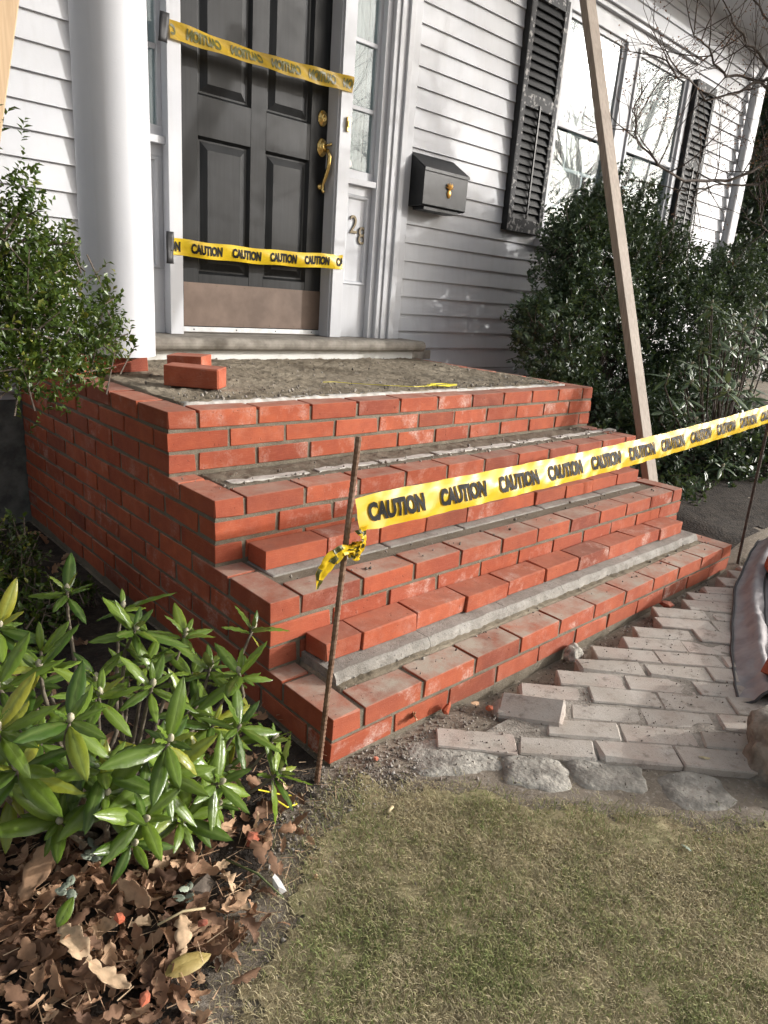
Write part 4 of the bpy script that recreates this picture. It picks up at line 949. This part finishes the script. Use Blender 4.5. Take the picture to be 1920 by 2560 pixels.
limbs = [[(4.4,1.0,2.56),(4.11,1.1,2.71),(3.83,1.15,2.79),(3.69,1.2,2.91)], [(4.42,1.0,2.53),(4.04,1.1,2.57),(3.76,1.15,2.53),(3.63,1.2,2.63),(3.42,1.2,2.69)],
         [(4.62,1.0,2.24),(4.09,1.05,2.0),(3.57,1.1,1.9),(3.09,1.1,1.91),(2.93,1.15,2.03),(2.9,1.2,2.16)], [(4.64,1.0,2.21),(4.53,1.1,2.03),(4.07,1.15,1.96),(3.67,1.2,1.87)],
         [(4.32,1.0,2.67),(3.95,1.1,2.47),(3.54,1.1,2.34),(2.99,1.1,2.41)], [(4.26,1.0,2.76),(4.05,1.1,2.92),(3.95,1.2,3.05)], [(4.68,1.0,2.16),(4.55,1.05,1.97),(4.65,1.1,1.83),(4.86,1.1,1.76)]]
r3 = random.Random(21); bt = thing('bare_shrub_tree', 'bare leafless branches with dried seed heads in front of the far shutter', 'tree', (4.75, .50, .15))
o0 = Vector((4.75, .50, .15)); tk = MB(); tk.tube([Vector((0, 0, -.1)), Vector((.03, .02, .6)), Vector((.0, .08, 1.2)), Vector((-.05, .25, 1.9))], [.045, .038, .032, .024], 9); tk.build('trunk', M['bark2'], bt, 0, True)
br = MB(); tips = []
for L in limbs:
    pts = [Vector((-.05, .25, 1.88))]+[Vector(p)-o0 for p in L]
    # smooth the limb
    sm = []
    for i in range(len(pts)-1):
        for k in range(4): sm.append(pts[i].lerp(pts[i+1], k/4)+Vector((r3.gauss(0, .008), r3.gauss(0, .008), r3.gauss(0, .008))))
    sm.append(pts[-1]); n = len(sm); br.tube(sm, [.011*(1-i/n)+.0024 for i in range(n)], 6)
    for i in range(3, n):
        if r3.random() < .75:
            d = Vector((r3.gauss(-.35, .5), r3.gauss(0, .4), r3.gauss(.25, .6))).normalized(); grow(br, sm[i], d, r3.uniform(.12, .26), .0042, 2, r3, .6, .1, 3, (1, 2), tips, 4, .7, .0013)
br.build('branches', M['bark2'], bt, 0, True); seed_heads(tips, r3, bt, .35, .013)

# street-side trees: they throw the dappled shade on the house and are mirrored in the windows
def bare_tree(base, h, seed, label, depth=6, rad=.16, dens=(2, 3), lean=(0, 0)):
    r = random.Random(seed); root = thing('bare_tree', label, 'tree', base, 'bare trees across the front yard'); mb_ = MB(); tips = []
    tr_ = MB(); top_ = Vector((lean[0], lean[1], h*.28)); tr_.tube([Vector((0, 0, -.2)), Vector((.02, .03, h*.12)), top_], [rad*1.25, rad, rad*.85], 10); tr_.build('trunk', M['bark'], root, 0, True)
    for k in range(5):
        a = k*2.4+r.random(); d = Vector((math.cos(a)*.7, math.sin(a)*.7, .9)).normalized(); grow(mb_, top_*(.75+.06*k), d, h*.22, rad*.55, depth, r, .5, .10, 4, dens, tips, 5, .7, .0032)
    mb_.build('branches', M['bark'], root, 0, True); return root
bare_tree((12.2, -2.6, 0), 9, 31, 'bare tree mirrored in the large window panes', 6, .10, (1, 3))
bare_tree((8.0, -9.0, 0), 8, 32, 'bare tree mirrored in the sidelight beside the door', 4, .08, (1, 3))
bare_tree((16.5, -8.8, 0), 10, 33, 'bare tree farthest across the front yard', 4, .10, (1, 3))

def conifer(name, base, h, rad, n, seed, label, leaf=.10):
    r = np.random.default_rng(seed); root = thing(name, label, 'tree', base, 'evergreens')
    tk = MB(); tk.tube([(0, 0, -.2), (0, 0, h*.5), (0, 0, h)], [.14, .09, .02], 8); tk.build('trunk', M['bark'], root)
    z = r.random(n)**.8*h; R = rad*(1-z/h*.85)*(.35+.65*r.random(n)**.5); a = r.random(n)*6.283; R *= 1+.25*np.sin(a*5+z*3)
    p = np.stack([R*np.cos(a), R*np.sin(a), z+.02*h-.12*R], 1); out = np.stack([np.cos(a), np.sin(a), -.25+0*a], 1)
    V = []; 
    D = np.repeat(out, 4, 0)+r.normal(size=(n*4, 3))*.55; Pp = np.repeat(p, 4, 0)+r.normal(size=(n*4, 3))*.05
    v, f = leaf_arrays(Pp, D, r.normal(size=(n*4, 3))*.4+np.array([0, 0, 1.]), leaf*r.uniform(.6, 1.3, n*4), leaf*.3*r.uniform(.7, 1.3, n*4))
    tag(link('crown', np_mesh('crown', v, f, False, np.repeat(r.random(n*4)*.9, 4)), M['evergreen'], root), kind='stuff'); return root
conifer('evergreen_tree', (9.6, 3.5, .2), 6.5, 1.5, 5200, 41, 'dark evergreen tree beyond the right corner of the house', .16)
conifer('evergreen_tree', (12.2, 3.9, .2), 5.5, 1.5, 3200, 42, 'dark evergreen tree behind the grey picket fence', .2)
fn = thing('picket_fence', 'weathered grey picket fence beyond the right corner of the house', 'fence', (8.6, 2.95, .1))
pk = MB(); pk.prism_z([(-.045, -.01), (.045, -.01), (.045, .01), (-.045, .01)], 0, 1.55); pk.add([(-.045, -.01, 1.55), (.045, -.01, 1.55), (.045, .01, 1.55), (-.045, .01, 1.55), (0, -.01, 1.62), (0, .01, 1.62)], [(0, 1, 4), (1, 2, 5, 4), (2, 3, 5), (3, 0, 4, 5)])
pme = pk.mesh('picket'); pme.materials.append(M['fence'])
for i in range(30): o = link('picket', pme, None, fn); o.location = (i*.10+random.uniform(-.004, .004), random.uniform(-.004, .004), random.uniform(-.01, .01)); o.rotation_euler = (0, random.uniform(-.01, .01), 0)
for z in (.4, 1.2): rl = MB(); rl.box(-.05, 3.0, .012, .05, z, z+.08); rl.build('rail', M['fence'], fn)

# ------------------------------------------------------------------ lawn, gravel, leaf litter
def bed_side(x, y):      # > 0 inside the planting bed, < 0 on the lawn
    ex = [(-1.6, -1.02), (-.64, -.47), (-.508, -.36), (-.364, -.25), (-.187, -.125), (-.02, -.05), (.11, -.02)]
    for (a, b), (c, d) in zip(ex, ex[1:]):
        if a <= x <= c: return y-(b+(d-b)*(x-a)/(c-a))
    return -1
def lawn_edge(x):        # y of the front of the edging stones
    ex = [(.05, -.10), (.22, -.22), (.33, -.38), (.46, -.50), (.60, -.68), (.78, -.80), (1.3, -1.2), (2.2, -2.0)]
    for (a, b), (c, d) in zip(ex, ex[1:]):
        if a <= x <= c: return b+(d-b)*(x-a)/(c-a)
    return -.06
def lawn():
    N = 560000; x = rng.uniform(-.8, 1.25, N); y = rng.uniform(-1.35, -.02, N)
    exb = np.array([(-1.6, -1.02), (-.64, -.47), (-.508, -.36), (-.364, -.25), (-.187, -.125), (-.02, -.05), (.11, -.02)]); exl = np.array([(.05, -.10), (.22, -.22), (.33, -.38), (.46, -.50), (.60, -.68), (.78, -.80), (1.3, -1.2), (2.2, -2.0)])
    e1 = np.where(x < .11, np.interp(x, exb[:, 0], exb[:, 1])-y, 9); e2 = np.where(x > .05, np.interp(x, exl[:, 0], exl[:, 1])-y, 9); ed = np.minimum(e1, e2)
    def field(f, sd):
        g = np.array([[noise.noise(Vector((-.8+2.05*i/119*1.0, 0, 0))*f+Vector((0, (-1.35+1.35*j/89)*f, sd))) for i in range(120)] for j in range(90)])
        fx = (x+.8)/2.05*118.99; fy = (y+1.35)/1.35*88.99; i = fx.astype(int); j = fy.astype(int); fx -= i; fy -= j
        return g[j, i]*(1-fx)*(1-fy)+g[j, i+1]*fx*(1-fy)+g[j+1, i]*(1-fx)*fy+g[j+1, i+1]*fx*fy
    pn = field(5, 4)+.6*field(15, 8); bare = field(9, 20)+.5*field(28, 3)
    keep = (ed > -.07) & (rng.random(N) < np.clip(.10+ed*3.0, 0.03, 1)*np.where(bare < -.22, .35, .9)*np.where((x > .05) & (ed < 0), .3, 1))
    tint = np.clip(.36+rng.normal(0, .17, N)+.42*(rng.random(N) < .30+.65*pn), 0, .99)
    x, y, tint = x[keep], y[keep], tint[keep]; n = len(x); z = np.zeros(n)+.004
    a = rng.uniform(0, 6.283, n)+.6*np.sin(x*20); h = rng.uniform(.003, .012, n)*(1+.6*(tint > .7)); ln = rng.uniform(.006, .024, n); w = rng.uniform(.0004, .0010, n)
    bx_, by_ = -np.sin(a), np.cos(a); base = np.stack([x, y, z-.001], 1); side = np.stack([bx_, by_, 0*a], 1)*w[:, None]
    mid = base+np.stack([np.cos(a)*ln*.35, np.sin(a)*ln*.35, h*.75], 1); tipp = base+np.stack([np.cos(a)*ln, np.sin(a)*ln, h*rng.uniform(.5, 1.1, n)], 1)
    V = np.stack([base-side, base+side, mid+side*.8, mid-side*.8, tipp], 1).reshape(-1, 3); i5 = np.arange(n)[:, None]*5
    F = np.concatenate([i5+np.array([0, 1, 2]), i5+np.array([0, 2, 3]), i5+np.array([3, 2, 4])], 1).reshape(-1, 3)
    tag(link('lawn_grass', np_mesh('lawn_grass', V, F, False, np.repeat(tint, 5)), M['grass']), 'short patchy half dry lawn grass in the foreground', 'grass', kind='stuff')
lawn()
def thatch():
    V = []; F = []; nx, ny = 340, 240; idx = {}
    for j in range(ny):
        for i in range(nx):
            x = -1.0+2.4*i/(nx-1); y = -1.7+1.7*j/(ny-1); idx[(i, j)] = len(V); V.append((x, y, zg(x, y)+.0035))
    for j in range(ny-1):
        for i in range(nx-1):
            x, y, _ = V[idx[(i, j)]]; e_ = min(-bed_side(x, y) if x < .11 else 9, lawn_edge(x)-y if x > .05 else 9)
            if e_ > .07+.07*noise.noise(Vector((x*12, y*12, 2)))+.03*noise.noise(Vector((x*40, y*40, 2))): F.append((idx[(i, j)], idx[(i+1, j)], idx[(i+1, j+1)], idx[(i, j+1)]))
    t = NT('lawn_thatch'); c = t.mix(t.ramp(t.noise(45, 6, .7), .3, .7), (.22,.175,.105), (.48,.41,.26)); c = t.mix(t.math('MULTIPLY', t.ramp(t.noise(9, 4), .45, .65), .5), c, (.25,.26,.12))
    tag(link('lawn', np_mesh('lawn', V, F, True), t.done(c, .95, t.bump(t.noise(220, 4, .7), .5, .004), .1)), kind='structure')
thatch()
def soil_bed(name, x0, x1, y0, y1, nx, ny, inside, label):
    V = [(x0+(x1-x0)*i/(nx-1), y0+(y1-y0)*j/(ny-1)) for j in range(ny) for i in range(nx)]
    F = [(j*nx+i, j*nx+i+1, (j+1)*nx+i+1, (j+1)*nx+i) for j in range(ny-1) for i in range(nx-1) if inside(*V[j*nx+i])]
    V = [(x, y, zg(x, y)+.005) for x, y in V]; tag(link(name, np_mesh(name, V, F, True), M['soil']), label, kind='structure')
soil_bed('soil_bed', -2.2, -.01, -.9, 2.24, 90, 120, lambda x, y: bed_side(x, y) > .05+.03*noise.noise(Vector((x*14, y*14, 6))), 'dark planting bed soil left of the steps')
soil_bed('soil_bed', 2.37, 7.0, .0, 2.24, 90, 60, lambda x, y: y > .06+.05*noise.noise(Vector((x*6, 0, 6))), 'dark planting bed soil right of the steps')
def gravel_pos():
    while True:
        if random.random() < .6: x, y = random.gauss(0, .22), random.gauss(-.09, .06)
        elif random.random() < .5: x, y = random.uniform(.1, 2.2), random.gauss(-.05, .03)
        else: x, y = random.uniform(-.7, .1), random.uniform(-.4, .2)
        if y < (0 if x > 0 else 9): return (x, y, zg(x, y)+.002)
crumbs('gravel', 2600, gravel_pos, M['gravel'], None, .002, .007)
bpy.data.objects['gravel']['label'] = 'loose grit and pebbles along the foot of the steps'
def path_grit():
    x = random.uniform(.25, 2.1); y = random.uniform(-.75, -.03) if x > .5 else random.uniform(-.35, -.02); return (x, y, zpav(x)+.001)
crumbs('path_grit', 1500, path_grit, M['gravel'], None, .0012, .0045)
bpy.data.objects['path_grit']['label'] = 'fine grit scattered over the diagonal brick path'
def dead_stalks(n):
    V = []; F = []; T = []
    for k in range(n):
        while True:
            x, y = random.uniform(-.95, .0), random.uniform(-.6, .3)
            if bed_side(x, y) > -.06: break
        L = random.uniform(.012, .05); a = random.uniform(0, 6.28); w = random.uniform(.0005, .0012); z = .012+random.random()*.03*(bed_side(x, y) > .05); d = np.array([math.cos(a), math.sin(a), random.gauss(0, .25)]); s = np.array([-math.sin(a), math.cos(a), .3])*w
        p = np.array([x, y, z]); V.append(np.array([p-s, p+s, p+d*L+s*.5, p+d*L-s*.5])); F.append([4*k, 4*k+1, 4*k+2, 4*k+3]); T += [random.uniform(.7, .99)]*4
    tag(link('dry_stalks', np_mesh('dry_stalks', np.concatenate(V), F, False, T), M['litter']), 'dry stalks and needles strewn through the leaf litter', kind='stuff')
def oak_leaf(seed, L=.085):
    r = random.Random(seed); n = 18; vs = []; wd = r.uniform(.36, .52); curl = r.uniform(-1.4, 1.4); bend = r.uniform(-.9, .9); ph = r.uniform(0, 1)
    for i in range(n+1):
        t = i/n; env = wd*.5*L*math.sin(math.pi*min(1, t*.93+.04))**.8; lob = .50+.50*abs(math.sin(math.pi*(t*3.4+ph*.3)))**.7
        if t < .1: lob = .15; env = L*.08
        for c in (-1, -.5, 0, .5, 1):
            w = env*(lob if abs(c) == 1 else 1*min(1, lob*1.25))*c*r.uniform(.9, 1.1); x = L*(t-.5)+abs(c)*env*.35
            z = curl*w*w/L*3+bend*L*.5*(t-.5)**2*2+.06*L*noise.noise(Vector((t*4+seed, c*2, 0)))
            vs.append((x, w, z))
    fs = [(i*5+k, (i+1)*5+k, (i+1)*5+k+1, i*5+k+1) for i in range(n) for k in range(4)]; return np.array(vs), np.array(fs)
LEAVES = [oak_leaf(i) for i in range(14)]
def litter():
    V = []; F = []; T = []; nv = 0; cnt = 0
    while cnt < 2300:
        x, y = (random.uniform(-1.05, -.12), random.uniform(-.62, .75)) if random.random() < .9 else (random.uniform(-.5, -.03), random.uniform(.2, 2.1))
        bs_ = bed_side(x, y)
        if bs_ < -.10 or random.random() > min(1, .03+max(0, bs_+.04)*5)*(1 if x+.5*y < -.42 else .30): continue
        if y > .25 and random.random() < .6: continue
        v, f = LEAVES[random.randrange(14)]; s = random.uniform(.22, .85); q = Euler((random.gauss(0, .58), random.gauss(0, .58), random.uniform(0, 6.28))).to_matrix()
        p = (v*s) @ np.array(q).T+np.array([x, y, zg(x, y)+.006+random.random()**1.6*.034]); V.append(p); F.append(f+nv); nv += len(p); T += [min(.99, abs(random.gauss(.40, .32)) % 1)]*len(p); cnt += 1
    tag(link('leaf_litter', np_mesh('leaf_litter', np.concatenate(V), np.concatenate(F), True, T), M['litter']), 'brown dry leaf litter covering the planting bed in the lower left', 'leaf litter', kind='stuff')
M['litter'] = m_tint('litter_leaf', [(0,(.12,.068,.045)),(.3,(.26,.15,.092)),(.55,(.40,.235,.14)),(.8,(.54,.355,.22)),(1,(.66,.49,.32))], .8, .18, 90, .3, False)
litter(); dead_stalks(900)
def one_leaf(i, loc, rot, s, tint, label, name='fallen_leaf', m=None):
    v, f = LEAVES[i % 14]; me = np_mesh('fallen_leaf', v*s, f, True, [tint]*len(v)); o = link(name, me, m or M['litter'], None, loc); o.rotation_euler = [R_(a) for a in rot]
    so = o.modifiers.new('s', 'SOLIDIFY'); so.thickness = .0006; return tag(o, label, 'leaf', 'single fallen leaves')
one_leaf(3, (-.655, .04, .06), (15, -20, 40), 1.5, .66, 'large curled tan leaf under the rhododendron at the left edge')
one_leaf(5, (-.534, -.105, .05), (60, 10, -70), 1.0, .78, 'bright orange brown leaf curled upright in the leaf litter')
one_leaf(8, (-.655, -.135, .05), (8, 12, -80), 1.15, .97, 'pale tan oak leaf lying flat near the lower left corner')
one_leaf(1, (-.640, -.235, .05), (-10, 15, -60), 1.0, .95, 'pale tan oak leaf at the bottom edge of the picture')
one_leaf(9, (-.505, -.232, .045), (20, -10, 60), .95, .92, 'crinkled pale leaf above the large yellow brown leaf')
one_leaf(11, (-.405, -.225, .035), (25, 10, 10), .85, .72, 'brown lobed leaf lying where the litter meets the lawn')
one_leaf(2, (-.385, -.175, .035), (30, -15, 100), .6, .9, 'small pale crumpled leaf below the rhododendron')
one_leaf(6, (.274, -.012, .045), (70, 10, 60), .55, .93, 'pale curled leaf leaning against the bottom step')
one_leaf(4, (.49, -.045, .025), (20, 20, 10), .6, .7, 'brown leaf at the foot of the bottom step by the tipped brick')
def plain_leaf(loc, rot, L, Wd, m, label, cat='leaf'):
    me = rhod_leaf(77, L, Wd); me.materials.append(m); o = link('fallen_leaf', me, None, None, loc); o.rotation_euler = [R_(a) for a in rot]; return tag(o, label, cat, 'single fallen leaves')
plain_leaf((-.565, -.285, .045), (5, -8, -40+38), .085, .038, simple('yellow_brown_leaf', (.26,.19,.055), (.36,.28,.10), 60, .55, .3), 'large yellow brown oval leaf at the edge of the lawn')
plain_leaf((-.668, -.10, .055), (30, -50, 20), .05, .024, M['rhodleaf'], 'green leaf standing in the litter at the left edge')
plain_leaf((.442, -.70, .014), (20, -10, 70), .028, .011, M['sage'], 'small pale green leaf lying alone on the lawn')
plain_leaf((.775, -.565, .026), (10, 0, -42), .065, .010, M['straw'], 'narrow straw coloured leaf lying on the pale bricks')
def chip(loc, s, rot, label, m=None, name='brick_chip', cat='brick chip'):
    b = bmesh.new(); bmesh.ops.create_icosphere(b, subdivisions=1, radius=1)
    r = random.Random(str(loc))
    for v in b.verts: v.co = Vector((v.co.x*s[0], v.co.y*s[1], v.co.z*s[2]))*r.uniform(.7, 1.25)
    me = bpy.data.meshes.new(name); b.to_mesh(me); b.free(); o = link(name, me, m or M['brick'], None, loc); o.rotation_euler = [R_(a) for a in rot]; o.color = (.2, 0, 0, 1); return tag(o, label, cat, 'brick chips' if cat == 'brick chip' else None)
chip((-.285, -.098, .020), (.020, .015, .014), (20, 10, 30), 'red brick chip lying below the rhododendron on bare soil')
chip((-.578, -.143, .05), (.013, .010, .007), (10, 40, 0), 'small dark red brick chip among the leaves')
chip((-.470, -.235, .045), (.012, .010, .006), (10, 20, 80), 'red brick chip beside the crinkled pale leaf')
chip((-.606, -.300, .045), (.018, .011, .008), (0, 20, 50), 'red brick chip at the bottom edge of the picture')
chip((.394, -.022, .030), (.024, .009, .024), (10, 40, 20), 'orange brick shard leaning on the bottom step')
chip((.515, -.075, .012), (.018, .012, .010), (10, 40, 70), 'red brick chip beside the tipped brick')
chip((1.640, -.050, .035), (.038, .028, .016), (10, 10, 10), 'orange brick shard lying beside the far path bricks')
chip((.105, -.05, .012), (.010, .007, .006), (0, 30, 0), 'tiny red brick chip in front of the left end of the bottom step')
chip((-.306, -.222, .016), (.013, .022, .012), (20, 30, 10), 'white stone chip at the edge of the lawn', M['white'], 'stone_chip', 'stone chip')
chip((-.428, -.150, .03), (.035, .020, .018), (10, 10, 40), 'brown bark chunk under the rhododendron', M['bark'], 'bark_chunk', 'bark')
M['grn'] = simple('green_bark', (.07,.10,.03), (.13,.16,.06), 60, .7, .3)
def stick(pts, r, m, name, label, cat): q = MB(); q.tube(pts, r, 6); return tag(q.build(name, m, None, 0, True), label, cat)
stick([(-.535, -.195, .05), (-.49, -.20, .054), (-.455, -.215, .05)], .0022, M['straw'], 'straw_stick', 'pale straw lying on the leaves near the yellow brown leaf', 'straw')
stick([(-.72, .24, .03), (-.60, .16, .04), (-.50, .09, .05), (-.44, .02, .06)], [.011, .010, .009, .007], M['bark'], 'fallen_branch', 'brown branch lying under the rhododendron', 'branch')
stick([(-.36, -.12, .03), (-.33, -.19, .03), (-.318, -.26, .022)], [.0018, .0022, .0012], M['grn'], 'green_twig', 'green twig lying at the edge of the lawn', 'twig')
stick([(.0, -.205, .010), (.022, -.200, .012)], .004, M['straw'], 'wood_chip', 'pale wood chip on the lawn below the rebar stake', 'wood chip')
def sprig(base, n, seed, label):
    r = random.Random(seed); root = thing('sage_sprig', label, 'plant', base, 'grey green sprigs'); st = MB(); st.tube([(0, 0, -.02), (.004, .002, .02), (.010, -.004, .05)], .0012, 5); st.build('stem', M['rhodstem'], root)
    me = rhod_leaf(seed, .024, .015); me.materials.append(M['sage'])
    for k in range(n):
        o = link('leaf', me, None, root); a = k*2.4; o.location = (.010*k/n, -.004*k/n, .012+.04*k/n); o.rotation_euler = (r.uniform(-.3, .3), r.uniform(-.7, .1), a)
sprig((-.566, .02, .03), 8, 1, 'grey green sprig with round leaves beside the fallen branch')
sprig((-.632, -.035, .03), 5, 2, 'grey green sprig low in the leaf litter at the left')
sprig((-.470, -.165, .02), 5, 3, 'grey green sprig in the middle of the leaf litter')
# mason's line
yl = MB(); pts = [(.858,1.196), (.91,1.185), (.96,1.150), (1.07,1.05), (1.18,.985), (1.30,1.0)]
r5 = random.Random(2)
for k in range(26): a = k*1.3; pts.append((1.38+.10*math.cos(a)*r5.uniform(.4, 1), 1.01+.045*math.sin(a)*r5.uniform(.4, 1)))
yl.tube([(x, y, top[1]+.014+.004*r5.random()) for x, y in pts], .0013, 5); tag(yl.build('mason_line', M['yellow'], None), 'thin yellow string lying tangled on the concrete platform', 'string')
yl = MB(); yl.tube([(-.20, -.06, .05), (-.18, -.075, .03), (-.15, -.070, .02), (-.145, -.04, .02), (-.17, -.03, .03), (-.22, -.02, .06)], .0016, 5); tag(yl.build('yellow_string', M['yellow'], None), 'loop of yellow string at the right of the rhododendron', 'string')
